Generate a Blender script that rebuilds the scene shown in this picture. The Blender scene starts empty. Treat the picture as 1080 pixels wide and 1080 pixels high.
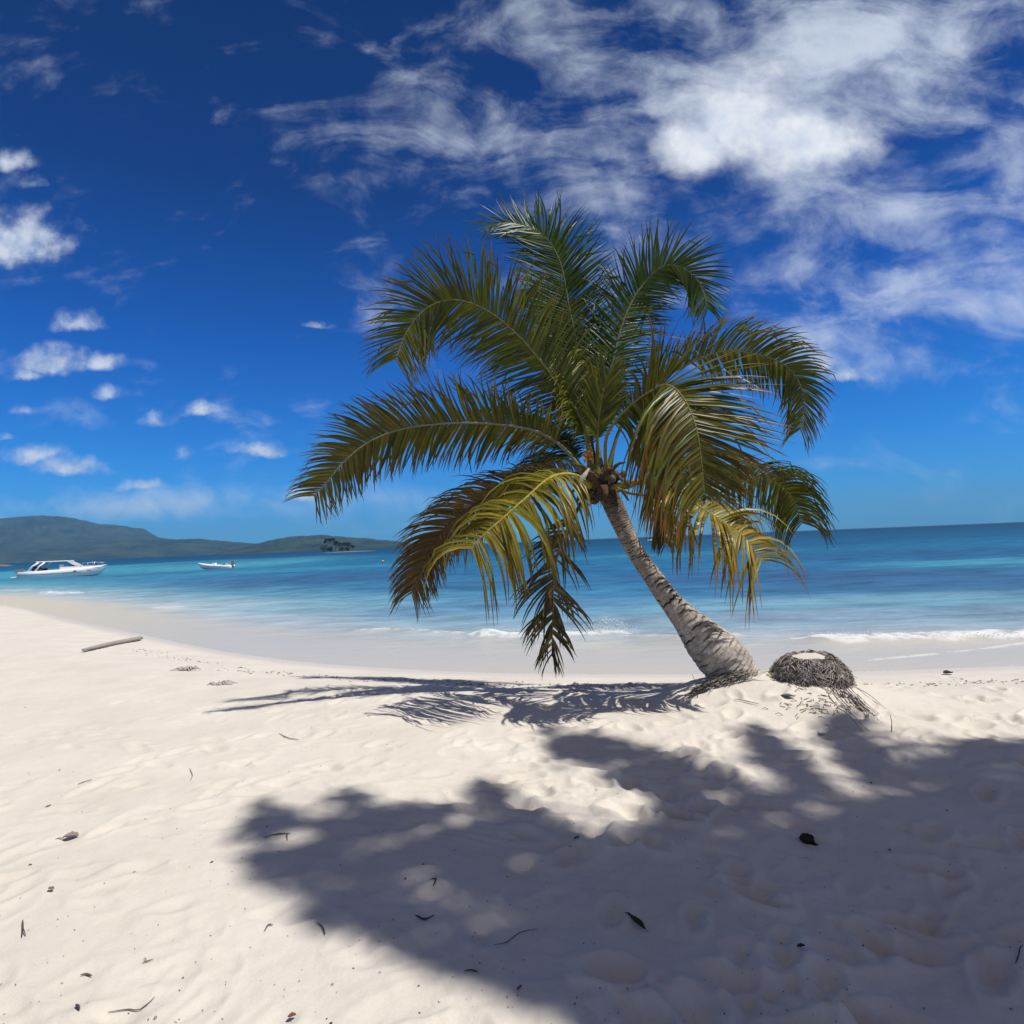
import bpy, bmesh, math, random
import numpy as np
from mathutils import Vector, Matrix, Quaternion

random.seed(7); rng = np.random.default_rng(11)
R = math.radians
scene = bpy.context.scene
COL = scene.collection

# ------------------------------------------------------------------ camera
F = 643.5 / 1080.0            # focal length in frame widths (80 degree field)
CAMZ = 1.65
PITCH = math.atan(31.5 / 643.5); ROLL = math.atan(0.040)
fw = Vector((0, math.cos(PITCH), math.sin(PITCH)))
up0 = Vector((0, -math.sin(PITCH), math.cos(PITCH))); r0 = Vector((1, 0, 0))
cr = r0 * math.cos(ROLL) - up0 * math.sin(ROLL)
cu = r0 * math.sin(ROLL) + up0 * math.cos(ROLL)
CAM = Vector((0, 0, CAMZ))
def ray(px, py):
    return fw + cr * ((px - 540) / 643.5) + cu * ((540 - py) / 643.5)
def on_z(px, py, z):          # photo point -> place on the level z
    d = ray(px, py); return CAM + d * ((z - CAMZ) / d.z)
def at_y(px, py, y):          # photo point -> place at distance y
    d = ray(px, py); return CAM + d * (y / d.y)
def uv_of(px, py):
    d = ray(px, py); return (d.x / d.y, d.z / d.y)
cam = bpy.data.cameras.new("camera"); camo = bpy.data.objects.new("camera", cam); COL.objects.link(camo)
cam.angle = 2 * math.atan(540 / 643.5); cam.clip_start = 0.05; cam.clip_end = 20000
m = Matrix((cr, cu, -fw)).transposed().to_4x4(); m.translation = CAM; camo.matrix_world = m
scene.camera = camo

# ------------------------------------------------------------------ helpers
def tag(o, label=None, cat=None, group=None, kind=None):
    if label: o["label"] = label
    if cat: o["category"] = cat
    if group: o["group"] = group
    if kind: o["kind"] = kind
    return o
def empty(name, loc=(0, 0, 0), rz=0.0):
    o = bpy.data.objects.new(name, None); COL.objects.link(o)
    o.location = loc; o.rotation_euler = (0, 0, rz); o.empty_display_size = .1
    return o
class MB:
    def __init__(s): s.v = []; s.f = []; s.c = []
    def vert(s, p, c=None):
        s.v.append((p[0], p[1], p[2])); s.c.append(c if c is not None else (1, 1, 1)); return len(s.v) - 1
    def face(s, *i): s.f.append(tuple(i))
    def box(s, c, d, col=None, rot=None):
        b = len(s.v); c = Vector(c)
        for sx in (-1, 1):
            for sy in (-1, 1):
                for sz in (-1, 1):
                    p = Vector((sx * d[0] / 2, sy * d[1] / 2, sz * d[2] / 2))
                    if rot is not None: p = rot @ p
                    s.vert(c + p, col)
        for q in ((0, 1, 3, 2), (4, 6, 7, 5), (0, 4, 5, 1), (2, 3, 7, 6), (0, 2, 6, 4), (1, 5, 7, 3)):
            s.f.append(tuple(b + k for k in q))
    def tube(s, pts, rad, n=6, col=None, flat=1.0, caps=True):
        pts = [Vector(p) for p in pts]; rows = []; prev = None
        for i, p in enumerate(pts):
            t = (pts[min(i + 1, len(pts) - 1)] - pts[max(i - 1, 0)])
            if t.length < 1e-9: t = Vector((0, 0, 1))
            t.normalize()
            if prev is None:
                a = Vector((0, 0, 1)) if abs(t.z) < .9 else Vector((1, 0, 0))
                prev = (a - t * a.dot(t)).normalized()
            else:
                q = prev - t * prev.dot(t)
                prev = q.normalized() if q.length > 1e-6 else prev
            bn = t.cross(prev); r = rad[i] if hasattr(rad, '__len__') else rad
            cc = col[i] if (col is not None and not isinstance(col[0], (int, float))) else col
            rows.append([s.vert(p + prev * (math.cos(2 * math.pi * k / n) * r * flat) + bn * (math.sin(2 * math.pi * k / n) * r), cc) for k in range(n)])
        for a, b in zip(rows, rows[1:]):
            for k in range(n): s.face(a[k], a[(k + 1) % n], b[(k + 1) % n], b[k])
        if caps:
            s.f.append(tuple(reversed(rows[0]))); s.f.append(tuple(rows[-1]))
        return rows
    def build(s, name, mat, parent=None, smooth=True, cols=True):
        me = bpy.data.meshes.new(name); me.from_pydata(s.v, [], s.f); me.update()
        if cols and s.v:
            a = me.color_attributes.new("col", 'FLOAT_COLOR', 'POINT')
            arr = np.ones((len(s.v), 4), dtype=np.float32); arr[:, :3] = np.array(s.c, dtype=np.float32)
            a.data.foreach_set("color", arr.ravel())
        if smooth: me.polygons.foreach_set("use_smooth", [True] * len(me.polygons))
        me.materials.append(mat)
        o = bpy.data.objects.new(name, me); COL.objects.link(o)
        if parent: o.parent = parent
        return o
def spline(pts, n):
    P = [Vector(p) for p in pts]; P = [P[0] * 2 - P[1]] + P + [P[-1] * 2 - P[-2]]
    # dense Catmull-Rom, then even spacing
    D = []
    for i in range(1, len(P) - 2):
        for k in range(16):
            t = k / 16
            a, b, c, d = P[i - 1], P[i], P[i + 1], P[i + 2]
            D.append(0.5 * ((2 * b) + (c - a) * t + (2 * a - 5 * b + 4 * c - d) * t * t + (3 * b - a - 3 * c + d) * t ** 3))
    D.append(P[-2]); L = [0]
    for a, b in zip(D, D[1:]): L.append(L[-1] + (b - a).length)
    out = []; j = 0
    for k in range(n):
        s_ = L[-1] * k / (n - 1)
        while j < len(L) - 2 and L[j + 1] < s_: j += 1
        w = (s_ - L[j]) / max(1e-9, L[j + 1] - L[j]); out.append(D[j].lerp(D[j + 1], min(1, max(0, w))))
    return out
# numpy value noise
def _h(ix, iy, seed):
    n = (ix.astype(np.int64) * 374761393 + iy.astype(np.int64) * 668265263 + seed * 974634541) & 0x7fffffff
    n = ((n ^ (n >> 13)) * 1274126177) & 0x7fffffff
    return ((n ^ (n >> 16)) & 0xffff) / 65535.0
def vnoise(x, y, seed=0):
    x = np.asarray(x, float); y = np.asarray(y, float)
    ix = np.floor(x); iy = np.floor(y); fx = x - ix; fy = y - iy
    ux = fx * fx * fx * (fx * (fx * 6 - 15) + 10); uy = fy * fy * fy * (fy * (fy * 6 - 15) + 10)
    a = _h(ix, iy, seed); b = _h(ix + 1, iy, seed); c = _h(ix, iy + 1, seed); d = _h(ix + 1, iy + 1, seed)
    return (a * (1 - ux) + b * ux) * (1 - uy) + (c * (1 - ux) + d * ux) * uy
def fbm(x, y, seed=0, o=4, gain=.5):
    t = 0; amp = 1; tot = 0
    for k in range(o):
        t = t + amp * vnoise(x * 2.03 ** k + 17.1 * k, y * 2.03 ** k - 9.7 * k, seed + k); tot += amp; amp *= gain
    return t / tot
def sst(a, b, x):
    t = np.clip((x - a) / (b - a), 0, 1); return t * t * (3 - 2 * t)

# ------------------------------------------------------------------ materials
def mat(name):
    m = bpy.data.materials.new(name); m.use_nodes = True; nt = m.node_tree
    return m, nt, nt.nodes["Principled BSDF"], nt.nodes["Material Output"]
def nd(nt, t, **kw):
    n = nt.nodes.new(t)
    for k, v in kw.items(): setattr(n, k, v)
    return n
def simple(name, col, rough=.5, spec=.5, metal=0, var=.12, scale=20, bump=0.0, bscale=60):
    m, nt, b, out = mat(name)
    tc = nd(nt, "ShaderNodeTexCoord"); no = nd(nt, "ShaderNodeTexNoise"); no.inputs["Scale"].default_value = scale; no.inputs["Detail"].default_value = 6
    nt.links.new(tc.outputs["Object"], no.inputs["Vector"])
    mx = nd(nt, "ShaderNodeMix", data_type='RGBA'); mx.inputs["A"].default_value = tuple(c * (1 - var) for c in col) + (1,)
    mx.inputs["B"].default_value = tuple(min(1, c * (1 + var)) for c in col) + (1,)
    nt.links.new(no.outputs["Fac"], mx.inputs["Factor"]); nt.links.new(mx.outputs["Result"], b.inputs["Base Color"])
    b.inputs["Roughness"].default_value = rough; b.inputs["Specular IOR Level"].default_value = spec; b.inputs["Metallic"].default_value = metal
    if bump:
        n2 = nd(nt, "ShaderNodeTexNoise"); n2.inputs["Scale"].default_value = bscale; n2.inputs["Detail"].default_value = 8
        nt.links.new(tc.outputs["Object"], n2.inputs["Vector"])
        bp = nd(nt, "ShaderNodeBump"); bp.inputs["Strength"].default_value = bump; bp.inputs["Distance"].default_value = .02
        nt.links.new(n2.outputs["Fac"], bp.inputs["Height"]); nt.links.new(bp.outputs["Normal"], b.inputs["Normal"])
    return m
def attr_mat(name, rough=.8, spec=.3, var=.25, scale=40, bump=.4, bscale=120, dist=.01, transl=0.0):
    m, nt, b, out = mat(name)
    at = nd(nt, "ShaderNodeAttribute", attribute_name="col")
    tc = nd(nt, "ShaderNodeTexCoord"); no = nd(nt, "ShaderNodeTexNoise"); no.inputs["Scale"].default_value = scale; no.inputs["Detail"].default_value = 7; no.inputs["Roughness"].default_value = .65
    nt.links.new(tc.outputs["Object"], no.inputs["Vector"])
    mr = nd(nt, "ShaderNodeMapRange"); mr.inputs["From Min"].default_value = .3; mr.inputs["From Max"].default_value = .7
    mr.inputs["To Min"].default_value = 1 - var; mr.inputs["To Max"].default_value = 1 + var
    nt.links.new(no.outputs["Fac"], mr.inputs["Value"])
    vm = nd(nt, "ShaderNodeVectorMath", operation='SCALE'); nt.links.new(at.outputs["Color"], vm.inputs[0]); nt.links.new(mr.outputs["Result"], vm.inputs["Scale"])
    nt.links.new(vm.outputs["Vector"], b.inputs["Base Color"])
    b.inputs["Roughness"].default_value = rough; b.inputs["Specular IOR Level"].default_value = spec
    if bump:
        n2 = nd(nt, "ShaderNodeTexNoise"); n2.inputs["Scale"].default_value = bscale; n2.inputs["Detail"].default_value = 8
        nt.links.new(tc.outputs["Object"], n2.inputs["Vector"])
        bp = nd(nt, "ShaderNodeBump"); bp.inputs["Strength"].default_value = bump; bp.inputs["Distance"].default_value = dist
        nt.links.new(n2.outputs["Fac"], bp.inputs["Height"]); nt.links.new(bp.outputs["Normal"], b.inputs["Normal"])
    if transl:
        tr = nd(nt, "ShaderNodeBsdfTranslucent"); ms = nd(nt, "ShaderNodeMixShader"); ms.inputs["Fac"].default_value = transl
        tv = nd(nt, "ShaderNodeVectorMath", operation='MULTIPLY'); tv.inputs[1].default_value = (1.45, 1.35, .5)
        nt.links.new(vm.outputs["Vector"], tv.inputs[0]); nt.links.new(tv.outputs["Vector"], tr.inputs["Color"])
        nt.links.new(b.outputs[0], ms.inputs[1]); nt.links.new(tr.outputs[0], ms.inputs[2]); nt.links.new(ms.outputs[0], out.inputs["Surface"])
    return m
LEAF = attr_mat("palm_leaf", rough=.36, spec=.32, var=.22, scale=9, bump=0, transl=.40)
BARK = attr_mat("palm_bark", rough=.9, spec=.15, var=.3, scale=28, bump=.7, bscale=70, dist=.012)
WOOD = attr_mat("dry_wood", rough=.9, spec=.15, var=.3, scale=60, bump=.6, bscale=140, dist=.004)
FOLI = attr_mat("tree_foliage", rough=.6, spec=.25, var=.2, scale=1.5, bump=0, transl=.25)
WHITE = simple("white_gelcoat", (.86, .86, .85), rough=.3, var=.04)
DARK = simple("dark_upholstery", (.04, .035, .035), rough=.7)
GLASSM = simple("tinted_glass", (.10, .16, .2), rough=.08, spec=.6)
METAL = simple("rail_steel", (.7, .7, .72), rough=.25, metal=.8, var=.05)
REDM = simple("red_paint", (.6, .12, .12), rough=.5)
GREYM = simple("grey_plastic", (.2, .21, .22), rough=.5)

# ------------------------------------------------------------------ sun + sky
SUN_EL = R(62); SUN_AZ = R(-22)          # azimuth measured from +X towards +Y
sdir = Vector((math.cos(SUN_EL) * math.cos(SUN_AZ), math.cos(SUN_EL) * math.sin(SUN_AZ), math.sin(SUN_EL)))
sl = bpy.data.lights.new("sun", 'SUN'); sl.energy = 5.0; sl.angle = R(.53); sl.color = (1, .955, .88)
so = bpy.data.objects.new("sun", sl); COL.objects.link(so); so.location = (20, -4, 40)
so.rotation_euler = sdir.to_track_quat('Z', 'Y').to_euler()

w = bpy.data.worlds.new("World"); scene.world = w; w.use_nodes = True
nt = w.node_tree; bg = nt.nodes["Background"]; lk = nt.links.new
def M(op, a, b=None, clamp=False):
    n = nd(nt, "ShaderNodeMath", operation=op); n.use_clamp = clamp
    for i, x in enumerate((a, b)):
        if x is None: continue
        if isinstance(x, (int, float)): n.inputs[i].default_value = x
        else: lk(x, n.inputs[i])
    return n.outputs[0]
def V(op, a, b=None, scale=None):
    n = nd(nt, "ShaderNodeVectorMath", operation=op)
    for i, x in enumerate((a, b)):
        if x is None: continue
        if isinstance(x, (tuple, list, Vector)): n.inputs[i].default_value = x
        else: lk(x, n.inputs[i])
    if scale is not None:
        if isinstance(scale, (int, float)): n.inputs["Scale"].default_value = scale
        else: lk(scale, n.inputs["Scale"])
    return n
def smooth(x, a, b, lo=0, hi=1):
    n = nd(nt, "ShaderNodeMapRange", interpolation_type='SMOOTHSTEP')
    lk(x, n.inputs["Value"]); n.inputs["From Min"].default_value = a; n.inputs["From Max"].default_value = b
    n.inputs["To Min"].default_value = lo; n.inputs["To Max"].default_value = hi
    return n.outputs["Result"]
def noise(vec, scale, detail=6, rough=.55, dist=0.0):
    n = nd(nt, "ShaderNodeTexNoise"); lk(vec, n.inputs["Vector"]); n.inputs["Scale"].default_value = scale
    n.inputs["Detail"].default_value = detail; n.inputs["Roughness"].default_value = rough; n.inputs["Distortion"].default_value = dist
    return n
def mixc(f, a, b):
    n = nd(nt, "ShaderNodeMix", data_type='RGBA')
    for k, x in (("Factor", f), ("A", a), ("B", b)):
        if isinstance(x, (int, float)): n.inputs[k].default_value = x
        elif isinstance(x, tuple): n.inputs[k].default_value = x
        else: lk(x, n.inputs[k])
    return n.outputs["Result"]
tc = nd(nt, "ShaderNodeTexCoord"); DIR = V('NORMALIZE', tc.outputs["Generated"]).outputs[0]
sx = nd(nt, "ShaderNodeSeparateXYZ"); lk(DIR, sx.inputs[0]); DX, DY, DZ = sx.outputs
sky = nd(nt, "ShaderNodeTexSky", sky_type='NISHITA'); sky.sun_disc = False
sky.sun_elevation = SUN_EL; sky.sun_rotation = math.pi / 2 - SUN_AZ; sky.altitude = 0; sky.air_density = 1.0; sky.dust_density = .3; sky.ozone_density = 3.0
# deepen the blue with height (clear dry tropical air)
ramp = nd(nt, "ShaderNodeValToRGB"); lk(DZ, ramp.inputs[0])
SKY_RAMP = [(0.0, (.13, .68, 1.42)), (.05, (.10, .66, 1.40)), (.15, (.036, .53, 1.25)), (.30, (.008, .36, 1.05)), (.50, (.004, .19, .60)), (.8, (.004, .12, .38))]
e = ramp.color_ramp.elements
while len(e) < len(SKY_RAMP): e.new(.5)
for k, (p, c) in enumerate(SKY_RAMP): e[k].position = p; e[k].color = c + (1,)
SKYK = .1
skyc = V('SCALE', V('MULTIPLY', sky.outputs[0], ramp.outputs[0]).outputs[0], scale=1.0).outputs[0]
# cloud coordinates: the tangent plane of the northern sky (direction space, at infinity)
dys = M('MAXIMUM', DY, .05)
cu3 = nd(nt, "ShaderNodeCombineXYZ"); lk(M('DIVIDE', DX, dys), cu3.inputs[0]); lk(M('DIVIDE', DZ, dys), cu3.inputs[1])
UV = cu3.outputs[0]; front = smooth(DY, .12, .3)
wn = noise(UV, 9, 5, .6); warp = V('SCALE', V('SUBTRACT', wn.outputs["Color"], (.5, .5, .5)).outputs[0], scale=.045).outputs[0]
UVW = V('ADD', UV, warp).outputs[0]
def field(blobs, vec, flat=False):
    acc = None
    for (px, py, a, b, s_) in blobs:
        u, v = uv_of(px, py)
        d = V('SUBTRACT', vec, (u, v, 0)).outputs[0]
        d = V('MULTIPLY', d, (643.5 / a, 643.5 / b, 0)).outputs[0]
        if flat:              # flat-based heap clouds
            sp = nd(nt, "ShaderNodeSeparateXYZ"); lk(d, sp.inputs[0]); cb = nd(nt, "ShaderNodeCombineXYZ"); lk(sp.outputs[0], cb.inputs[0])
            lk(M('MAXIMUM', sp.outputs[1], M('MULTIPLY', sp.outputs[1], -2.2)), cb.inputs[1]); d = cb.outputs[0]
        L = V('LENGTH', d).outputs["Value"]
        x = M('MULTIPLY', M('SUBTRACT', 1.0, L), s_)
        acc = x if acc is None else M('MAXIMUM', acc, x)
    return acc
CUM = [(15, 262, 74, 48, 1), (5, 172, 34, 22, .7), (32, 195, 22, 13, .5), (82, 342, 32, 20, .8), (58, 386, 48, 26, 1), (108, 385, 30, 15, .8), (26, 398, 24, 12, .7),
       (116, 418, 20, 13, .5), (168, 444, 26, 13, .55), (213, 432, 28, 12, .75), (278, 475, 40, 13, 1), (198, 480, 14, 14, .45), (36, 486, 42, 18, .8), (76, 498, 42, 16, .9),
       (150, 512, 32, 9, .7), (8, 464, 18, 7, .5), (25, 434, 18, 8, .45), (320, 520, 26, 13, .9), (335, 345, 22, 6, .5), (890, 396, 36, 14, 1), (866, 386, 26, 14, .7)]
BIG = [(772, 128, 78, 60, 1), (850, 150, 105, 44, 1), (735, 150, 56, 48, 1), (785, 92, 66, 40, .6), (810, 140, 70, 50, .9)]
cf = field(CUM, UVW, True); bn_ = noise(UV, 26, 8, .56)
ca = M('ADD', cf, M('MULTIPLY', M('SUBTRACT', bn_.outputs["Fac"], .5), 1.15))
calpha = M('MULTIPLY', smooth(ca, -.08, .85), front)
bf = field(BIG, UVW); bn2 = noise(UV, 12, 9, .58)
ba = M('ADD', bf, M('MULTIPLY', M('SUBTRACT', bn2.outputs["Fac"], .5), 1.0))
balpha = M('MULTIPLY', smooth(ba, -.05, .75), front)
# thin high cloud: streaky noise gated by broad soft regions
rot = nd(nt, "ShaderNodeMapping"); rot.inputs["Rotation"].default_value = (0, 0, R(14)); rot.inputs["Scale"].default_value = (2.0, 4.6, 1); lk(UVW, rot.inputs[0])
cn = noise(rot.outputs[0], 2.0, 12, .60, .6)
cn2 = noise(UVW, 7, 9, .60, .2)
CIR = [(900, 60, 460, 210, .84), (1030, 320, 330, 95, .80), (940, 225, 320, 75, .75), (640, 80, 300, 170, .56), (440, 165, 170, 80, .5), (520, 110, 220, 120, .36), (1060, 180, 150, 130, .75), (720, 200, 260, 110, .6), (190, 150, 260, 130, .0), (800, 290, 260, 60, .5),
       (110, 535, 330, 26, .55), (870, 490, 60, 10, .3), (1020, 525, 150, 18, .35), (420, 525, 250, 18, .3)]
cirf = M('MAXIMUM', field(CIR, UV), -.7)
cnm = M('ADD', M('MULTIPLY', cn.outputs["Fac"], .62), M('MULTIPLY', cn2.outputs["Fac"], .38))
ci = M('ADD', M('MULTIPLY', M('SUBTRACT', cnm, .5), 3.3), M('MULTIPLY', cirf, .95))
ciralpha = M('MULTIPLY', smooth(ci, .06, 1.15, 0, .80), front)
# sky behind the viewer: unseen cream cloud added to lift and warm the foreground shade
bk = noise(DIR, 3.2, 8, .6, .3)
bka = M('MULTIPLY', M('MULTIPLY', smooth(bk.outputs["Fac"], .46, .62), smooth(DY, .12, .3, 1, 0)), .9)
CW = 1 / SKYK
def sc(c): return tuple(x * CW for x in c) + (1,)
cshade = smooth(bn_.outputs["Fac"], .3, .68)
col = mixc(ciralpha, skyc, sc((.76, .84, .95)))
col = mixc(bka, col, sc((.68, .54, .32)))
col = mixc(M('MULTIPLY', balpha, .93), col, mixc(smooth(bn2.outputs["Fac"], .3, .7), sc((.62, .70, .84)), sc((.95, .97, 1.0))))
col = mixc(M('MULTIPLY', calpha, .82), col, mixc(cshade, sc((.42, .53, .72)), sc((.80, .86, .94))))
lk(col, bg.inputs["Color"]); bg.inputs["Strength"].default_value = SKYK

# ------------------------------------------------------------------ beach shape
ZW = -0.35
SH_PX = [(0, 637), (70, 652), (140, 667), (200, 680), (250, 689), (330, 699), (400, 704), (480, 708), (560, 710), (700, 711), (860, 709), (1000, 705), (1080, 702)]
SH = [on_z(px, py, ZW) for px, py in SH_PX]
SH = [Vector((-420, 150, 0)), Vector((-200, 105, 0)), Vector((-95, 74, 0)), Vector((-48, 47, 0))] + SH + [Vector((12, 8.0, 0)), Vector((25, 8.6, 0)), Vector((60, 12, 0)), Vector((160, 26, 0)), Vector((420, 60, 0))]
SHS = np.array([(p.x, p.y) for p in spline([Vector((p.x, p.y, 0)) for p in SH], 700)])
# resample: keep detail near
_d = np.hypot(SHS[:, 0], SHS[:, 1]); 
_fine = np.array([(p.x, p.y) for p in spline([Vector((p.x, p.y, 0)) for p in SH[3:-4]], 90)])
SHP = np.vstack([np.array([(p.x, p.y) for p in SH[:3]]), _fine, np.array([(p.x, p.y) for p in SH[-4:]])])
def shore(x, y):              # signed distance to the waterline, + on land
    x = np.asarray(x, float); y = np.asarray(y, float)
    best = np.full(x.shape, 1e18)
    for (ax, ay), (bx, by) in zip(SHP[:-1], SHP[1:]):
        dx, dy = bx - ax, by - ay; L = dx * dx + dy * dy
        t = np.clip(((x - ax) * dx + (y - ay) * dy) / L, 0, 1)
        best = np.minimum(best, (x - ax - t * dx) ** 2 + (y - ay - t * dy) ** 2)
    ys = np.interp(x, SHP[:, 0], SHP[:, 1])
    return np.where(y < ys, 1, -1) * np.sqrt(best)
TB = on_z(768, 712, .14)      # palm base
SB = on_z(855, 718, .13)      # stump
def base_h(x, y, s):
    z = np.where(s > 0, ZW + .33 * sst(0, 2.9, s) + .05 * sst(.5, 1.0, s) * (1 - sst(1.0, 2.2, s)) * .4, ZW + np.maximum(-.085 * -s, -4.0))
    z = z + .004 * np.maximum(s - 3, 0) * (1 - sst(20, 60, s))
    # mound under palm and stump
    q = ((x - TB.x + .02) / .62) ** 2 + ((y - TB.y - .02) / .46) ** 2
    z = z + .17 * np.exp(-q ** 1.3)
    q = ((x - SB.x + .05) / .72) ** 2 + ((y - SB.y + .02) / .50) ** 2
    z = z + .14 * np.exp(-q ** 1.2)
    q = ((x - (TB.x + SB.x) / 2) / .9) ** 2 + ((y - SB.y + .35) / .6) ** 2
    z = z + .06 * np.exp(-q)
    return z
th = np.concatenate([np.arange(-180, -64, 2.0), np.arange(-64, 64, .135), np.arange(64, 180, 2.0)]) * math.pi / 180
rr = np.concatenate([[.12, .4, .7], np.exp(np.arange(math.log(.9), math.log(34), .0048)), np.exp(np.linspace(math.log(35), math.log(420), 40))])
nT, nR = len(th), len(rr)
RR, TT = np.meshgrid(rr, th, indexing='ij'); GX = RR * np.sin(TT); GY = RR * np.cos(TT)
S = shore(GX, GY); GZ = base_h(GX, GY, S)
dry = sst(.35, 1.3, S)
near = 1 - sst(16, 40, RR)
RAMT = .8 + 1.5 * sst(-.8, 1.5, GX) * (1 - sst(5.0, 6.0, GY))
GZ += dry * RAMT * (.06 * (fbm(GX * .55, GY * .55, 3, 3) - .5) + .017 * near * (fbm(GX * 2.2, GY * 2.2, 9, 3) - .5))
GZ += dry * near * RAMT * (.013 * (fbm(GX * 7, GY * 7, 21, 3) - .5) + .005 * (fbm(GX * 21, GY * 21, 25, 3) - .5))
# shallow wind / drag marks, running away to the right in the lower part of the beach
drag = sst(.35, .75, fbm(GX * .5, GY * .7, 44, 2)) * dry * sst(-2.2, .6, GX) * (1 - sst(5.2, 6.2, GY))
aa = GX * math.sin(R(24)) + GY * math.cos(R(24)); bb = GX * math.cos(R(24)) - GY * math.sin(R(24))
GZ += drag * .06 * (fbm(aa * 15 + 1.6 * vnoise(GX * 1.2, GY * 1.2, 5), bb * .7, 31, 3) - .5)
# footprints
def press(fx, fy, ang, a, b, depth):
    fr = math.hypot(fx, fy); ft = math.atan2(fx, fy); e_ = a * 2.4
    i0, i1 = np.searchsorted(rr, [fr - e_, fr + e_]); dt = e_ / max(fr, .3)
    j0, j1 = np.searchsorted(th, [ft - dt, ft + dt])
    if i1 <= i0 or j1 <= j0: return
    x = GX[i0:i1, j0:j1] - fx; y = GY[i0:i1, j0:j1] - fy
    c, s_ = math.cos(ang), math.sin(ang); u = (x * c + y * s_) / a; v = (-x * s_ + y * c) / (b * (1 + .25 * np.tanh((x * c + y * s_) / a)))
    q = np.sqrt(u * u + v * v) * (1 + .25 * (vnoise(x * 13 + fx * 7, y * 13 + fy * 7, 77) - .5))
    depth *= .75 + 1.6 * float(sst(-.8, 1.2, fx)); dz = -depth * (1 - sst(.25, 1.05, q)) + depth * .55 * np.exp(-((q - 1.22) / .28) ** 2)
    GZ[i0:i1, j0:j1] += dz * dry[i0:i1, j0:j1]
for k in range(800):
    d_ = math.exp(random.uniform(math.log(1.1), math.log(22))); t_ = random.uniform(-1.0, 1.0)
    fx, fy = d_ * math.sin(t_), d_ * math.cos(t_)
    sc_ = random.uniform(.7, 1.15)
    press(fx, fy, random.uniform(0, math.pi), .14 * sc_, .075 * sc_, random.uniform(.004, .014) * sc_)
for trail in range(26):       # walked trails
    x_, y_ = random.uniform(-6, 6), random.uniform(1.0, 7); a_ = random.uniform(-.5, .5) + random.choice([0, math.pi, .8])
    for k in range(12):
        sgn = 1 if k % 2 else -1
        press(x_ - sgn * .11 * math.sin(a_), y_ + sgn * .11 * math.cos(a_), a_ + random.uniform(-.2, .2), .145, .065, random.uniform(.008, .020))
        x_ += .62 * math.cos(a_); y_ += .62 * math.sin(a_); a_ += random.uniform(-.08, .08)
def ground_z(x, y):
    fr = math.hypot(x, y); ft = math.atan2(x, y)
    i = int(np.clip(np.searchsorted(rr, fr), 1, nR - 1)); j = int(np.clip(np.searchsorted(th, ft), 1, nT - 1))
    a = (fr - rr[i - 1]) / (rr[i] - rr[i - 1]); b = (ft - th[j - 1]) / (th[j] - th[j - 1])
    return float((GZ[i - 1, j - 1] * (1 - b) + GZ[i - 1, j] * b) * (1 - a) + (GZ[i, j - 1] * (1 - b) + GZ[i, j] * b) * a)
def on_ground(px, py):
    z = 0.0
    for _ in range(8):
        p = on_z(px, py, z); z = .5 * z + .5 * ground_z(p.x, p.y)
    p = on_z(px, py, z); p.z = ground_z(p.x, p.y); return p
def grid_mesh(name, X, Y, Z, wrap, attrs, material):
    n, m_ = X.shape; me = bpy.data.meshes.new(name)
    co = np.stack([X, Y, Z], -1).reshape(-1, 3).astype(np.float32)
    idx = np.arange(n * m_).reshape(n, m_)
    if wrap: nx = np.roll(idx, -1, 1)
    else: nx = idx[:, 1:]; idx = idx[:, :-1]
    f = np.stack([idx[:-1], idx[1:], nx[1:], nx[:-1]], -1).reshape(-1, 4)[:, ::-1]
    me.vertices.add(len(co)); me.vertices.foreach_set("co", co.ravel())
    me.loops.add(f.size); me.loops.foreach_set("vertex_index", f.ravel().astype(np.int32))
    me.polygons.add(len(f)); me.polygons.foreach_set("loop_start", np.arange(0, f.size, 4, dtype=np.int32))
    me.polygons.foreach_set("loop_total", np.full(len(f), 4, dtype=np.int32)); me.polygons.foreach_set("use_smooth", np.ones(len(f), dtype=bool))
    me.update(calc_edges=True); me.validate()
    for an, av in attrs.items():
        if av.ndim == 3:
            a = me.color_attributes.new(an, 'FLOAT_COLOR', 'POINT'); q = np.ones((len(co), 4), np.float32); q[:, :3] = av.reshape(-1, 3); a.data.foreach_set("color", q.ravel())
        else:
            a = me.attributes.new(an, 'FLOAT', 'POINT'); a.data.foreach_set("value", av.ravel().astype(np.float32))
    me.materials.append(material); o = bpy.data.objects.new(name, me); COL.objects.link(o); return o
# close the small disc under the viewer by collapsing the first ring
GX[0] = 0; GY[0] = 0; GZ[0] = GZ[1].mean()
# sand material: dry cream sand, damp grey band by the water
sm, nt2, b, out = mat("beach_sand")
at = nd(nt2, "ShaderNodeAttribute", attribute_name="wet"); tc2 = nd(nt2, "ShaderNodeTexCoord")
n1 = nd(nt2, "ShaderNodeTexNoise"); n1.inputs["Scale"].default_value = 1.3; n1.inputs["Detail"].default_value = 8; n1.inputs["Roughness"].default_value = .6
n2 = nd(nt2, "ShaderNodeTexNoise"); n2.inputs["Scale"].default_value = 420; n2.inputs["Detail"].default_value = 3
n3 = nd(nt2, "ShaderNodeTexNoise"); n3.inputs["Scale"].default_value = 46; n3.inputs["Detail"].default_value = 8; n3.inputs["Roughness"].default_value = .7
for n_ in (n1, n2, n3): nt2.links.new(tc2.outputs["Object"], n_.inputs["Vector"])
r1 = nd(nt2, "ShaderNodeValToRGB"); r1.color_ramp.elements[0].position = .3; r1.color_ramp.elements[0].color = (.58, .535, .468, 1)
r1.color_ramp.elements[1].position = .7; r1.color_ramp.elements[1].color = (.662, .622, .555, 1); nt2.links.new(n1.outputs["Fac"], r1.inputs[0])
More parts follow.
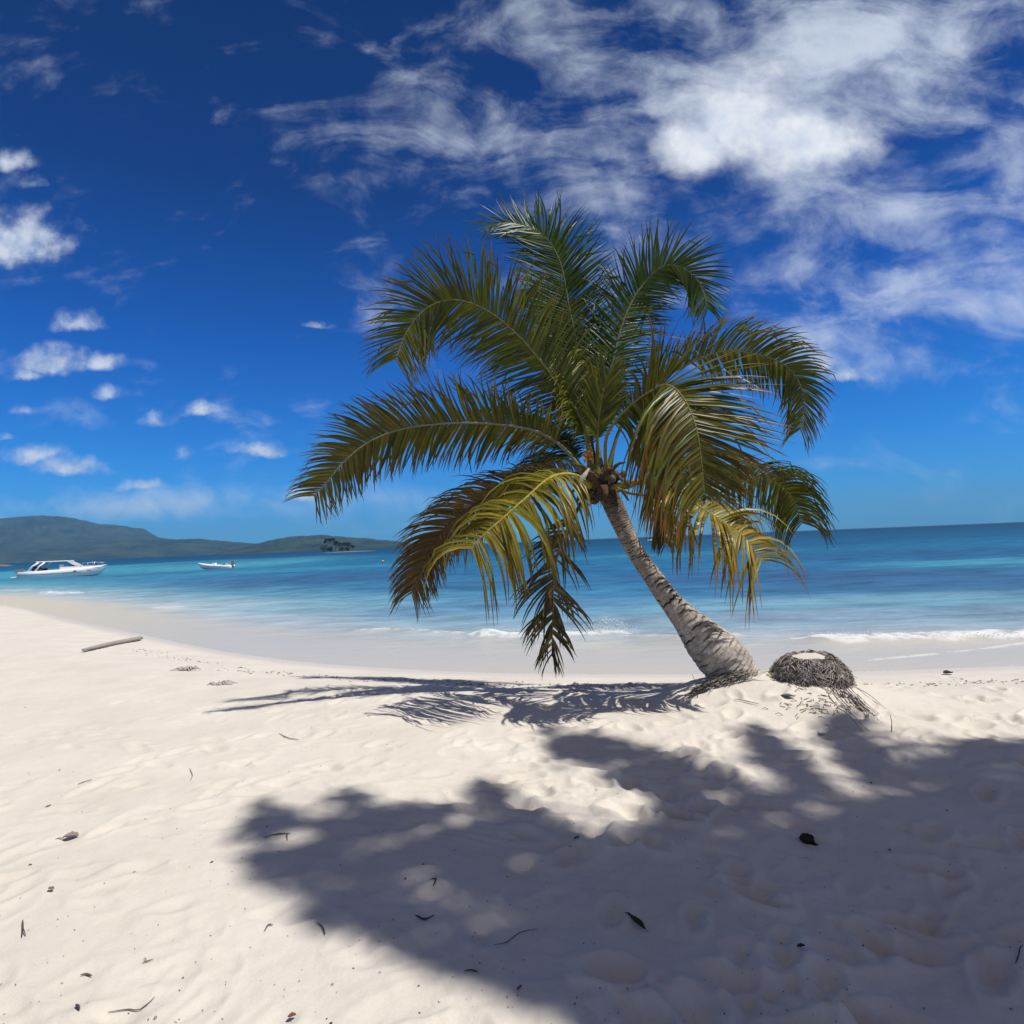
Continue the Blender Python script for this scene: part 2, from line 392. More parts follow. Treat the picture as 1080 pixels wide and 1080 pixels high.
r2 = nd(nt2, "ShaderNodeValToRGB"); r2.color_ramp.elements[0].position = .25; r2.color_ramp.elements[0].color = (.80, .79, .78, 1)
r2.color_ramp.elements[1].position = .6; r2.color_ramp.elements[1].color = (1, 1, 1, 1); nt2.links.new(n2.outputs["Fac"], r2.inputs[0])
mx = nd(nt2, "ShaderNodeMix", data_type='RGBA', blend_type='MULTIPLY'); mx.inputs["Factor"].default_value = .6
nt2.links.new(r1.outputs[0], mx.inputs["A"]); nt2.links.new(r2.outputs[0], mx.inputs["B"])
mw = nd(nt2, "ShaderNodeMix", data_type='RGBA'); mw.inputs["B"].default_value = (.545, .51, .465, 1)
nt2.links.new(at.outputs["Fac"], mw.inputs["Factor"]); nt2.links.new(mx.outputs["Result"], mw.inputs["A"]); nt2.links.new(mw.outputs["Result"], b.inputs["Base Color"])
mrr = nd(nt2, "ShaderNodeMapRange"); mrr.inputs["To Min"].default_value = .95; mrr.inputs["To Max"].default_value = .45; nt2.links.new(at.outputs["Fac"], mrr.inputs["Value"]); nt2.links.new(mrr.outputs[0], b.inputs["Roughness"])
b.inputs["Specular IOR Level"].default_value = .2
ad = nd(nt2, "ShaderNodeMath", operation='MULTIPLY_ADD'); ad.inputs[1].default_value = .15; nt2.links.new(n2.outputs["Fac"], ad.inputs[0]); nt2.links.new(n3.outputs["Fac"], ad.inputs[2])
bp = nd(nt2, "ShaderNodeBump"); bp.inputs["Distance"].default_value = .012
bs = nd(nt2, "ShaderNodeMapRange"); bs.inputs["To Min"].default_value = .42; bs.inputs["To Max"].default_value = .04; nt2.links.new(at.outputs["Fac"], bs.inputs["Value"]); nt2.links.new(bs.outputs[0], bp.inputs["Strength"])
nt2.links.new(ad.outputs[0], bp.inputs["Height"]); nt2.links.new(bp.outputs["Normal"], b.inputs["Normal"])
WET = 1 - sst(.12, .55, S + .25 * (fbm(GX * .35, GY * .35, 61, 3) - .5))
tag(grid_mesh("beach", GX, GY, GZ, True, {"wet": WET}, sm), kind="structure")

# ------------------------------------------------------------------ water
wth = np.concatenate([np.arange(-110, -52, 1.2), np.arange(-52, 52, .16), np.arange(52, 110, 1.2)]) * math.pi / 180
wr = np.concatenate([np.exp(np.arange(math.log(6.0), math.log(60), .006)), np.exp(np.linspace(math.log(60.5), math.log(3200), 170))])
WR, WT = np.meshgrid(wr, wth, indexing='ij'); WX = WR * np.sin(WT); WY = WR * np.cos(WT)
O = -shore(WX, WY)            # distance offshore
stops = [(-5, (.515, .475, .385)), (0.0, (.515, .475, .385)), (1.9, (.49, .465, .40)), (3.2, (.37, .425, .44)), (5, (.26, .37, .42)), (8, (.125, .285, .375)), (13, (.05, .185, .315)), (22, (.027, .128, .27)),
         (40, (.020, .13, .255)), (80, (.012, .09, .2)), (160, (.008, .07, .15)), (500, (.005, .038, .095)), (3000, (.005, .032, .085))]
On = O * (1 + .45 * (fbm(WX * .07, WY * .16, 5, 3) - .5)) 
wc = np.stack([np.interp(On, [s_[0] for s_ in stops], [s_[1][k] for s_ in stops]) for k in range(3)], -1)
def patch(px, py, a, b_, colr, amt):      # weed beds and bright sand bars on the sea floor
    global wc
    p = on_z(px, py, ZW); D = math.hypot(p.x, p.y); h2 = (CAMZ - ZW)
    # semi-axes on the sea floor
    ax_ = a * D / 643.5; ay_ = b_ * D * D / (643.5 * h2)
    q = ((WX - p.x) / ax_) ** 2 + ((WY - p.y) / ay_) ** 2
    nz = fbm((WX - p.x) / ax_ * 3, (WY - p.y) / ay_ * 1.6, int(px), 4)
    f_ = amt * sst(.15, .75, np.exp(-q) * (.45 + 1.1 * nz))[..., None]
    wc = wc * (1 - f_) + np.array(colr) * f_
TURQ = (.055, .26, .36); WEED = (.036, .095, .20); PALE = (.20, .36, .42)
patch(120, 600, 210, 6, TURQ, .95); patch(300, 601, 130, 2.2, TURQ, .5); patch(1030, 594, 95, 4, TURQ, .75); patch(700, 585, 150, 2.5, TURQ, .25)
patch(330, 611, 150, 6.5, WEED, .65); patch(470, 618, 120, 5, WEED, .55); patch(150, 605.5, 110, 1.6, WEED, .45); patch(280, 590, 100, 2, (.018, .08, .19), .5)
patch(930, 614, 190, 11, WEED, .7); patch(1000, 582, 150, 4.5, (.02, .08, .19), .6); patch(760, 608, 120, 6, WEED, .5); patch(960, 602, 150, 3, WEED, .5)
patch(900, 634, 260, 6, PALE, .6); patch(760, 650, 180, 4, (.24, .30, .35), .5); patch(950, 648, 200, 4, (.22, .28, .36), .5); patch(520, 640, 160, 7, (.12, .22, .34), .6); patch(330, 640, 120, 5, PALE, .5)
# swell and one low breaker
WZ = np.full(WX.shape, ZW)
amp = sst(.6, 6, O) * .035
WZ += amp * (np.sin(O * 1.5 + 2.2 * fbm(WX * .12, WY * .12, 8, 2) * 3) + .6 * (fbm(WX * .9, WY * .9, 15, 3) - .5) * 2) * (1 - sst(120, 300, WR))
FOAM = np.zeros(WX.shape); CREST = np.zeros(WX.shape)
def foam(pts, width, amt, hgt=0.0, seed=1, brk=.5):
    P = [on_z(x, y, ZW) for x, y in pts]; P = np.array([(p.x, p.y) for p in spline(P, 40)]) if len(P) > 2 else np.array([(p.x, p.y) for p in P])
    best = np.full(WX.shape, 1e18); along = np.zeros(WX.shape)
    L = 0; tot = np.sum(np.hypot(*(P[1:] - P[:-1]).T))
    for (ax, ay), (bx, by) in zip(P[:-1], P[1:]):
        dx, dy = bx - ax, by - ay; l2 = dx * dx + dy * dy; t = np.clip(((WX - ax) * dx + (WY - ay) * dy) / l2, 0, 1)
        d2 = (WX - ax - t * dx) ** 2 + (WY - ay - t * dy) ** 2; upd = d2 < best
        best = np.where(upd, d2, best); along = np.where(upd, (L + t * math.sqrt(l2)) / tot, along); L += math.sqrt(l2)
    d = np.sqrt(best); endf = sst(0, .12, along) * (1 - sst(.88, 1, along))
    wob = width * (.15 + 1.5 * fbm(WX * 1.9, WY * 1.9, seed, 3)) * np.maximum(endf, .02)
    nz = fbm(WX * 6, WY * 11, seed + 3, 4)
    FOAM[:] = np.maximum(FOAM, amt * (1 - sst(.4, 1.0, d / np.maximum(wob, 1e-4))) * sst(brk - .10, brk + .16, nz + .06))
    if hgt: WZ[:] = WZ + hgt * endf * np.exp(-(d / (width * .9)) ** 2) * (.6 + .9 * fbm(WX * 3.5, WY * 3.5, seed + 9, 4))
foam([(360, 667), (420, 665), (480, 669), (540, 672)], .20, .5, .05, 3, .5)
foam([(490, 671), (560, 672), (620, 670), (672, 669)], .50, .95, .08, 7, .43)
foam([(660, 672), (720, 673), (790, 671)], .14, .4, .05, 21, .55)
foam([(835, 674), (900, 675), (980, 673), (1080, 670), (1200, 664)], .50, .95, .08, 11, .43)
foam([(910, 697), (960, 692), (1020, 686), (1090, 677)], .07, .6, 0, 17, .42)
foam([(46, 625), (68, 626), (92, 625)], .7, .9, .10, 13, .48); foam([(163, 641), (176, 642), (190, 640)], .45, .6, .06, 15, .50)
foam([(0, 622), (14, 622), (28, 623)], .8, .35, 0, 19, .5)
foam([(684, 570.0), (692, 569.6), (701, 569.2)], 5.0, 1.0, .5, 23, .2)
foam([(1080, 702), (1020, 705), (960, 707)], .03, .5, 0, 29, .5)
foam([(420, 585.5), (450, 585)], 2.0, .5, 0, 31, .3)
wm, nt2, b, out = mat("sea_water")
at = nd(nt2, "ShaderNodeAttribute", attribute_name="col"); fo = nd(nt2, "ShaderNodeAttribute", attribute_name="foam"); sh_ = nd(nt2, "ShaderNodeAttribute", attribute_name="thin")
tc2 = nd(nt2, "ShaderNodeTexCoord"); mp = nd(nt2, "ShaderNodeMapping"); mp.inputs["Scale"].default_value = (.6, 1.5, 1); nt2.links.new(tc2.outputs["Object"], mp.inputs[0])
n1 = nd(nt2, "ShaderNodeTexNoise"); n1.inputs["Scale"].default_value = 2.2; n1.inputs["Detail"].default_value = 7; n1.inputs["Roughness"].default_value = .6
n2 = nd(nt2, "ShaderNodeTexNoise"); n2.inputs["Scale"].default_value = .8; n2.inputs["Detail"].default_value = 10; n2.inputs["Roughness"].default_value = .72
for n_ in (n1, n2): nt2.links.new(mp.outputs[0], n_.inputs["Vector"])
mv = nd(nt2, "ShaderNodeMapRange"); mv.inputs["From Min"].default_value = .3; mv.inputs["From Max"].default_value = .7; mv.inputs["To Min"].default_value = .58; mv.inputs["To Max"].default_value = 1.42; nt2.links.new(n2.outputs["Fac"], mv.inputs[0])  # light and dark of ripple slopes painted into the water colour
vs = nd(nt2, "ShaderNodeVectorMath", operation='SCALE'); nt2.links.new(at.outputs["Color"], vs.inputs[0]); mq = nd(nt2, "ShaderNodeMix"); mq.inputs["B"].default_value = 1.0; nt2.links.new(sh_.outputs["Fac"], mq.inputs["Factor"]); nt2.links.new(mv.outputs[0], mq.inputs["A"]); nt2.links.new(mq.outputs["Result"], vs.inputs["Scale"])
mf = nd(nt2, "ShaderNodeMix", data_type='RGBA'); mf.inputs["B"].default_value = (.66, .67, .67, 1); nt2.links.new(fo.outputs["Fac"], mf.inputs["Factor"]); nt2.links.new(vs.outputs[0], mf.inputs["A"])
nt2.links.new(mf.outputs["Result"], b.inputs["Base Color"]); b.inputs["IOR"].default_value = 1.33; b.inputs["Specular IOR Level"].default_value = .16
mrf = nd(nt2, "ShaderNodeMapRange"); ra = nd(nt2, "ShaderNodeAttribute", attribute_name="chop"); nt2.links.new(ra.outputs["Fac"], mrf.inputs["To Min"]); mrf.inputs["To Max"].default_value = .8; nt2.links.new(fo.outputs["Fac"], mrf.inputs[0]); nt2.links.new(mrf.outputs[0], b.inputs["Roughness"])
hs = nd(nt2, "ShaderNodeMath", operation='ADD'); nt2.links.new(n1.outputs["Fac"], hs.inputs[0]); nt2.links.new(n2.outputs["Fac"], hs.inputs[1])
bp = nd(nt2, "ShaderNodeBump"); bp.inputs["Distance"].default_value = .12; bp.inputs["Strength"].default_value = .55; nt2.links.new(hs.outputs[0], bp.inputs["Height"]); nt2.links.new(bp.outputs["Normal"], b.inputs["Normal"])
bst = nd(nt2, "ShaderNodeMapRange"); bst.inputs["To Min"].default_value = .6; bst.inputs["To Max"].default_value = .06; nt2.links.new(sh_.outputs["Fac"], bst.inputs[0]); nt2.links.new(bst.outputs[0], bp.inputs["Strength"])
tr = nd(nt2, "ShaderNodeBsdfTransparent"); ms = nd(nt2, "ShaderNodeMixShader"); nt2.links.new(b.outputs[0], ms.inputs[1]); nt2.links.new(tr.outputs[0], ms.inputs[2])
thm = nd(nt2, "ShaderNodeMath", operation='MULTIPLY'); thm.inputs[1].default_value = 0.0
inv = nd(nt2, "ShaderNodeMath", operation='SUBTRACT'); inv.inputs[0].default_value = 1; nt2.links.new(fo.outputs["Fac"], inv.inputs[1])
th2 = nd(nt2, "ShaderNodeMath", operation='MULTIPLY'); nt2.links.new(sh_.outputs["Fac"], th2.inputs[0]); nt2.links.new(inv.outputs[0], th2.inputs[1]); nt2.links.new(th2.outputs[0], thm.inputs[0])
nt2.links.new(thm.outputs[0], ms.inputs["Fac"]); nt2.links.new(ms.outputs[0], out.inputs["Surface"])
THIN = 1 - sst(.8, 4.5, O)
tag(grid_mesh("water", WX, WY, WZ, False, {"col": wc, "foam": FOAM, "thin": THIN, "chop": .12 + .55 * sst(math.log(9), math.log(70), np.log(WR))}, wm), kind="structure")
# spray thrown up by the breaking wave
mb = MB()
def lump(mb, c, r_, col_=(.8, .8, .8)):
    vs_ = [mb.vert((c[0] + r_ * random.uniform(.6, 1.2) * x, c[1] + r_ * random.uniform(.6, 1.2) * y, c[2] + r_ * random.uniform(.6, 1.2) * z), col_) for x, y, z in ((1, 0, 0), (-1, 0, 0), (0, 1, 0), (0, -1, 0), (0, 0, 1), (0, 0, -1))]
    for a_, b_, c_ in ((0, 2, 4), (2, 1, 4), (1, 3, 4), (3, 0, 4), (2, 0, 5), (1, 2, 5), (3, 1, 5), (0, 3, 5)): mb.face(vs_[a_], vs_[b_], vs_[c_])
for k in range(1500):
    px = random.choice([random.gauss(642, 16), random.uniform(520, 672), random.gauss(640, 9), random.uniform(850, 1080), random.gauss(940, 50)])
    if not 490 < px < 1090: continue
    hmax = (.26 * math.exp(-((px - 640) / 24) ** 2) + .07)
    p = on_z(px, 669.5 if px < 700 else 674, ZW); lump(mb, (p.x, p.y + random.gauss(0, .08), ZW + .06 + random.random() ** 2.0 * hmax), random.uniform(.004, .012))
FOAMM = simple("sea_foam", (.8, .81, .82), rough=.8, var=.05)
tag(mb.build("sea_foam", FOAMM), "white spray thrown up where the low wave breaks", kind="stuff")

# ------------------------------------------------------------------ hills, islet
hm, nt2, b, out = mat("wooded_hill")
tc2 = nd(nt2, "ShaderNodeTexCoord"); n1 = nd(nt2, "ShaderNodeTexNoise"); n1.inputs["Scale"].default_value = .012; n1.inputs["Detail"].default_value = 9; n1.inputs["Roughness"].default_value = .65
n2 = nd(nt2, "ShaderNodeTexNoise"); n2.inputs["Scale"].default_value = .09; n2.inputs["Detail"].default_value = 6
for n_ in (n1, n2): nt2.links.new(tc2.outputs["Object"], n_.inputs["Vector"])
r1 = nd(nt2, "ShaderNodeValToRGB"); r1.color_ramp.elements[0].position = .32; r1.color_ramp.elements[0].color = (.006, .018, .013, 1)
r1.color_ramp.elements[1].position = .72; r1.color_ramp.elements[1].color = (.075, .09, .05, 1); nt2.links.new(n1.outputs["Fac"], r1.inputs[0])
mx = nd(nt2, "ShaderNodeMix", data_type='RGBA', blend_type='MULTIPLY'); mx.inputs["Factor"].default_value = .7
r2 = nd(nt2, "ShaderNodeValToRGB"); r2.color_ramp.elements[0].position = .35; r2.color_ramp.elements[0].color = (.5, .5, .5, 1); r2.color_ramp.elements[1].position = .62; nt2.links.new(n2.outputs["Fac"], r2.inputs[0])
nt2.links.new(r1.outputs[0], mx.inputs["A"]); nt2.links.new(r2.outputs[0], mx.inputs["B"]); nt2.links.new(mx.outputs["Result"], b.inputs["Base Color"]); b.inputs["Roughness"].default_value = 1; b.inputs["Specular IOR Level"].default_value = 0
def hill(name, prof, D0, D1, D2, seed):
    az = np.array([math.atan2(ray(px, py).x, ray(px, py).y) for px, py in prof]); el = np.array([ray(px, py).z / math.hypot(ray(px, py).x, ray(px, py).y) for px, py in prof])
    A = np.linspace(az[0], az[-1], 300); E = np.interp(A, az, el)
    ys = np.concatenate([np.linspace(0, 1, 34), 1 + np.linspace(.06, 1, 14)])
    YY, AA = np.meshgrid(ys, A, indexing='ij'); Hh = np.maximum(E * D1 + CAMZ - ZW, .0)
    D = np.where(YY <= 1, D0 + (D1 - D0) * YY, D1 + (D2 - D1) * (YY - 1))
    prof_ = np.where(YY <= 1, np.sin(np.clip(YY, 0, 1) * math.pi / 2) ** .85, np.cos(np.clip(YY - 1, 0, 1) * math.pi / 2))
    X = D * np.sin(AA); Y = D * np.cos(AA)
    rid = fbm(AA * 60, YY * 2.2, seed, 4)
    Z = ZW - 1.5 + 1.5 * prof_ + Hh[None, :] * prof_ * (1 - .35 * (1 - np.abs(rid - .5) * 2) * np.where(YY < 1, (1 - np.clip(YY, 0, 1)) * np.clip(YY, 0, 1) * 3, .2))
    Z += 3.0 * (fbm(X * .06, Y * .06, seed + 5, 3) - .5) * prof_ * np.minimum(1, Hh[None, :] / 12)
    tag(grid_mesh(name, X, Y, Z, False, {}, hm), kind="structure")
hill("hills", [(-420, 560), (-250, 546), (-120, 538), (0, 546), (20, 544), (45, 542.5), (70, 544), (88, 548), (105, 552), (122, 553), (140, 556), (152, 557), (166, 566), (182, 569), (215, 570), (250, 574), (290, 580), (330, 582)], 2100, 2700, 3200, 3)
hill("hills", [(-300, 580), (-60, 575), (60, 573), (150, 569), (185, 568), (210, 568), (232, 570), (255, 572), (285, 574), (330, 577), (400, 579)], 1750, 2050, 2300, 23)
hill("hills", [(225, 584), (262, 576), (285, 569.5), (305, 565.5), (340, 564), (372, 566.5), (410, 570), (440, 573.5), (468, 576)], 1200, 1550, 1750, 43)
# islet
p0 = on_z(362, 582.4, ZW); DI = p0.length
def islet_x(px): d = ray(px, 582); return CAM.x + d.x / d.y * p0.y
mb = MB()
ia, ib = islet_x(332), islet_x(394)
n_ = 60; rows = []
for j in range(9):
    row = []
    for i in range(n_):
        t = i / (n_ - 1); v = j / 8
        x = ia + (ib - ia) * t; y = p0.y - 9 * math.sin(math.pi * t) + 18 * v
        h = .7 * math.sin(math.pi * v) ** .7 * math.sin(math.pi * t) ** .6 * (.5 + fbm(np.array(t * 9), np.array(v * 3.0), 9, 3))
        row.append(mb.vert((x, y, ZW - .15 + h * .9), (.17, .16, .10)))
    rows.append(row)
for a_, b_ in zip(rows, rows[1:]):
    for i in range(n_ - 1): mb.face(a_[i], a_[i + 1], b_[i + 1], b_[i])
tag(mb.build("islet", WOOD), kind="structure")
def leafy(mb, c, rad, n, size, cols, squash=.8):
    c = Vector(c)
    for k in range(n):
        while True:
            q = Vector((random.uniform(-1, 1), random.uniform(-1, 1), random.uniform(-1, 1)))
            if .15 < q.length < 1: break
        p = c + Vector((q.x * rad, q.y * rad, q.z * rad * squash))
        a_ = Vector((random.gauss(0, 1), random.gauss(0, 1), random.gauss(0, .6))).normalized(); b_ = a_.orthogonal().normalized()
        b_ = Quaternion(a_, random.uniform(0, 6.28)) @ b_; s_ = size * random.uniform(.6, 1.3); cc = random.choice(cols); cc = tuple(x * random.uniform(.75, 1.25) for x in cc)
        i0 = [mb.vert(p - a_ * s_, cc), mb.vert(p + b_ * s_ * .5, cc), mb.vert(p + a_ * s_, cc), mb.vert(p - b_ * s_ * .5, cc)]
        mb.face(*i0)
def islet_palm(px, top_py, label, bush=False, lean=0.0):
    y = p0.y + random.uniform(-3, 4); x = CAM.x + ray(px, 582).x / ray(px, 582).y * y; s_ = y / 643.5
    H = (582.2 + (px - 362) * -.04 - top_py) * s_
    t = tag(empty("islet_bush" if bush else "islet_palm", (x, y, ZW + .5)), label, "bush" if bush else "palm", "trees on the far islet")
    tr_ = MB(); tr_.tube([(0, 0, -.3), (lean * .4, 0, H * .35), (lean, 0, H * .8)], [.22, .16, .12], 6, (.12, .10, .07)); tr_.build("trunk", WOOD, t)
    c_ = MB()
    if bush: leafy(c_, (0, 0, H * .5), H * .50, 300, .34, [(.035, .05, .025), (.06, .07, .03)])
    else:
        for k in range(15):
            a_ = k * 2.4; up = random.uniform(-.3, .9); L = H * .13 + .8
            for j in range(7):
                q = (j + 1) / 7; pz = H * .82 + L * (up * q - .75 * q * q); pr = L * q * (1 - .15 * q)
                leafy(c_, (lean + math.cos(a_) * pr, math.sin(a_) * pr, pz), .32, 7, .34, [(.03, .045, .022), (.055, .06, .025)])
    c_.build("crown", FOLI, t); return t
islet_palm(345.0, 567.0, "tall palm on the islet, the left one of the two rising highest")
islet_palm(350.2, 566.8, "tall palm on the islet, the right one of the two rising highest")
islet_palm(354.2, 570.0, "islet palm just right of the two tallest, a little lower")
islet_palm(358.0, 572.2, "low palm near the middle of the islet's row of trees")
islet_palm(363.3, 572.0, "lone palm tip left of the last gap in the islet trees", lean=.4)
islet_palm(368.0, 572.4, "islet palm second from the seaward right end of the row")
islet_palm(371.0, 575.2, "shortest palm at the right end of the islet's trees", lean=.5)
islet_palm(341.5, 575.0, "dark round bush at the left end of the islet", True)
islet_palm(348.5, 577.0, "greyish low bush under the two tallest islet palms", True)
islet_palm(360.0, 576.5, "brown-green bush under the middle palms of the islet", True)
islet_palm(366.5, 577.0, "dark bush near the right end of the islet's trees", True)
# low dark point at the far left shore
pr_ = on_z(4, 597.2, ZW); mb = MB(); s_ = pr_.y / 643.5
rows = []
for j in range(7):
    row = []
    for i in range(26):
        t = i / 25; v = j / 6; x = pr_.x + (-46 + 58 * t) * s_; y = pr_.y + 5 * v
        h = (3.4 * s_ * math.sin(math.pi * v) ** .5 * (1 - t ** 4)) * (.65 + .6 * float(vnoise(np.array(t * 11), np.array(v * 2.5), 4)))
        row.append(mb.vert((x, y, ZW - .3 + h), (.10, .10, .09) if v > .18 else (.17, .15, .14)))
    rows.append(row)
for a_, b_ in zip(rows, rows[1:]):
    for i in range(25): mb.face(a_[i], a_[i + 1], b_[i + 1], b_[i])
tag(mb.build("rock_point", WOOD), "dark low rocks at the water's edge left of the cabin cruiser", "rocks")
# pink buoy
p = on_z(404, 593.5, ZW); mb = MB(); s_ = p.y / 643.5
for j in range(7):
    a_ = -math.pi / 2 + math.pi * j / 6
    for k in range(10): mb.vert((1.2 * s_ * math.cos(a_) * math.cos(k * .628), 1.2 * s_ * math.cos(a_) * math.sin(k * .628), 1.6 * s_ * math.sin(a_)))
for j in range(6):
    for k in range(10): mb.face(j * 10 + k, j * 10 + (k + 1) % 10, j * 10 + 10 + (k + 1) % 10, j * 10 + 10 + k)
bo = mb.build("mooring_buoy", REDM); bo.location = (p.x, p.y, ZW + .1); tag(bo, "small pinkish red buoy floating beside the drooping lower left frond's tips", "buoy")
mb = MB(); mb.tube([(0, 0, 1.5 * s_), (0, 0, 2.0 * s_)], .25 * s_, 8); mb.build("ring", METAL, bo)

# ------------------------------------------------------------------ boats
def loft(mb, L, beam, stations, flip=1):
    # stations: (t, keel z, chine half width, chine z, sheer half width, sheer z)
    rows = []
    for t, kz, cw, cz, sw, sz in stations:
        x = flip * L * (t - .5)
        sec = [(-sw, sz), (-(cw * .45 + sw * .55), cz * .4 + sz * .6), (-cw, cz), (0, kz), (cw, cz), (cw * .45 + sw * .55, cz * .4 + sz * .6), (sw, sz), (sw * .86, sz + .01), (sw * .82, sz - .12), (0, sz - .10), (-sw * .82, sz - .12), (-sw * .86, sz + .01)]
        rows.append([mb.vert((x, yy * beam / 2, zz)) for yy, zz in sec])
    n = len(rows[0])
    for a_, b_ in zip(rows, rows[1:]):
        for k in range(n): mb.face(a_[k], a_[(k + 1) % n], b_[(k + 1) % n], b_[k])
    mb.f.append(tuple(rows[0][::-1])); mb.f.append(tuple(rows[-1]))
def outboard(parent, x, y, z, sgn):
    m1 = MB(); m1.box((x, y, z + .42), (.42, .36, .36)); m1.box((x - sgn * .02, y, z + .64), (.36, .30, .08)); m1.box((x + sgn * .02, y, z), (.18, .14, .5))
    m1.tube([(x, y, z - .15), (x, y, z - .45)], [.07, .05], 8); m1.box((x + sgn * .2, y, z + .2), (.2, .24, .14))
    return m1.build("outboard_motor", GREYM, parent, smooth=False)
p = on_z(69, 608.3, ZW); s_ = p.y / 643.5; L1 = 76 * s_
bt = tag(empty("cabin_cruiser", (p.x, p.y, ZW), R(17)), "white cabin cruiser with hardtop moored off the beach", "motorboat")
k_ = L1 / 10.0
mb = MB(); loft(mb, L1, 3.0 * k_, [(0, -.35, .93, -.05, .95, .92 * k_), (.25, -.4, .98, -.05, 1, .97 * k_), (.5, -.4, .97, 0, 1, 1.05 * k_), (.7, -.32, .84, .1, .92, 1.14 * k_), (.84, -.15, .56, .28, .70, 1.26 * k_), (.93, .2, .16, .6, .42, 1.36 * k_), (.985, .95 * k_, .03, 1.1 * k_, .14, 1.44 * k_), (1.0, 1.32 * k_, .008, 1.36 * k_, .02, 1.46 * k_)])
mb.build("hull", WHITE, bt)
mb = MB()
for sy in (-1, 1): mb.tube([(-L1 * .5, sy * 1.44 * k_, .52 * k_), (-L1 * .2, sy * 1.5 * k_, .55 * k_), (L1 * .05, sy * 1.48 * k_, .60 * k_), (L1 * .25, sy * 1.3 * k_, .7 * k_)], .035 * k_, 6)
mb.build("rub_rail", GREYM, bt)
mb = MB(); mb.box((L1 * .13, 0, 1.18 * k_), (L1 * .32, 2.0 * k_, .42 * k_)); mb.box((L1 * .29, 0, 1.22 * k_), (L1 * .12, 1.5 * k_, .26 * k_)); mb.build("cabin", WHITE, bt, smooth=False)
mb = MB()
a0, a1 = L1 * .02, L1 * .14
for q in ((a0, 1.38, 2.3), ): pass
vs_ = [mb.vert(v) for v in ((L1 * .17, -1.0 * k_, 1.40 * k_), (L1 * .17, 1.0 * k_, 1.40 * k_), (L1 * .06, .95 * k_, 2.05 * k_), (L1 * .06, -.95 * k_, 2.05 * k_), (L1 * .16, -1.0 * k_, 1.40 * k_), (L1 * .16, 1.0 * k_, 1.40 * k_), (L1 * .05, .95 * k_, 2.05 * k_), (L1 * .05, -.95 * k_, 2.05 * k_))]
for f_ in ((0, 1, 2, 3), (7, 6, 5, 4), (0, 4, 5, 1), (2, 6, 7, 3), (1, 5, 6, 2), (3, 7, 4, 0)): mb.face(*f_)
ws = mb.build("windscreen", GLASSM, bt, smooth=False)
mb = MB()
for sy in (-1, -.33, .33, 1): mb.tube([(L1 * .175, sy * 1.0 * k_, 1.40 * k_), (L1 * .06, sy * .96 * k_, 2.09 * k_)], .05 * k_, 6)
mb.build("frame", WHITE, ws)
mb = MB(); mb.box((-L1 * .12, 0, 2.18 * k_), (L1 * .37, 2.3 * k_, .14 * k_)); ob = mb.build("hardtop", WHITE, bt, smooth=False)
bv = ob.modifiers.new("bevel", 'BEVEL'); bv.width = .05; bv.segments = 2
for sy in (-1, 1):
    for x0, x1 in ((-.40, -.27), (-.31, -.20)):
        mb = MB(); mb.tube([(L1 * x0, sy * 1.25 * k_, .9 * k_), (L1 * (x0 * .55 + x1 * .45), sy * 1.2 * k_, 1.6 * k_), (L1 * x1, sy * 1.05 * k_, 2.12 * k_)], .11 * k_, 6); mb.build("arch_support", WHITE, bt)
mb = MB()
for sy in (-1, 1):
    top = [(L1 * .22, sy * 1.2 * k_, 1.35 * k_), (L1 * .24, sy * 1.15 * k_, 1.8 * k_), (L1 * .36, sy * .8 * k_, 1.86 * k_), (L1 * .49, 0, 1.78 * k_)]
    mb.tube(top, .035 * k_, 5)
    for x, yy in ((.30, 1.0), (.37, .75), (.44, .4)): mb.tube([(L1 * x, sy * yy * k_, 1.2 * k_), (L1 * x, sy * yy * k_, 1.82 * k_)], .03 * k_, 5)
mb.build("bow_rail", METAL, bt)
mb = MB(); mb.box((-L1 * .30, 0, 1.05 * k_), (L1 * .10, 2.2 * k_, .5 * k_)); mb.box((-L1 * .335, 0, 1.35 * k_), (.16, 2.2 * k_, .55 * k_)); mb.build("seat", DARK, bt, smooth=False)
mb = MB(); mb.box((-L1 * .04, .35, 1.3 * k_), (.5, .9, .7)); mb.build("helm_console", WHITE, bt, smooth=False)
mb = MB(); mb.box((-L1 * .54, 0, .28 * k_), (L1 * .09, 2.5 * k_, .10)); mb.build("swim_platform", WHITE, bt, smooth=False)
for yy in (-.45, .45): outboard(bt, -L1 * .53, yy, .5 * k_, 1)
for x in (.15, .305):
    mb = MB()
    yy = -1.515 * k_ if x < .2 else -1.21 * k_
    for q in range(3): mb.box((L1 * (x + q * .014), yy + (0 if x < .2 else q * .05), (.74 + .03 * (q % 2)) * k_), (L1 * .013, .09, .20 * k_), rot=Matrix.Rotation(R(0 if x < .2 else 26), 3, 'Z'))
    mb.build("hull_marking", REDM, bt, smooth=False)

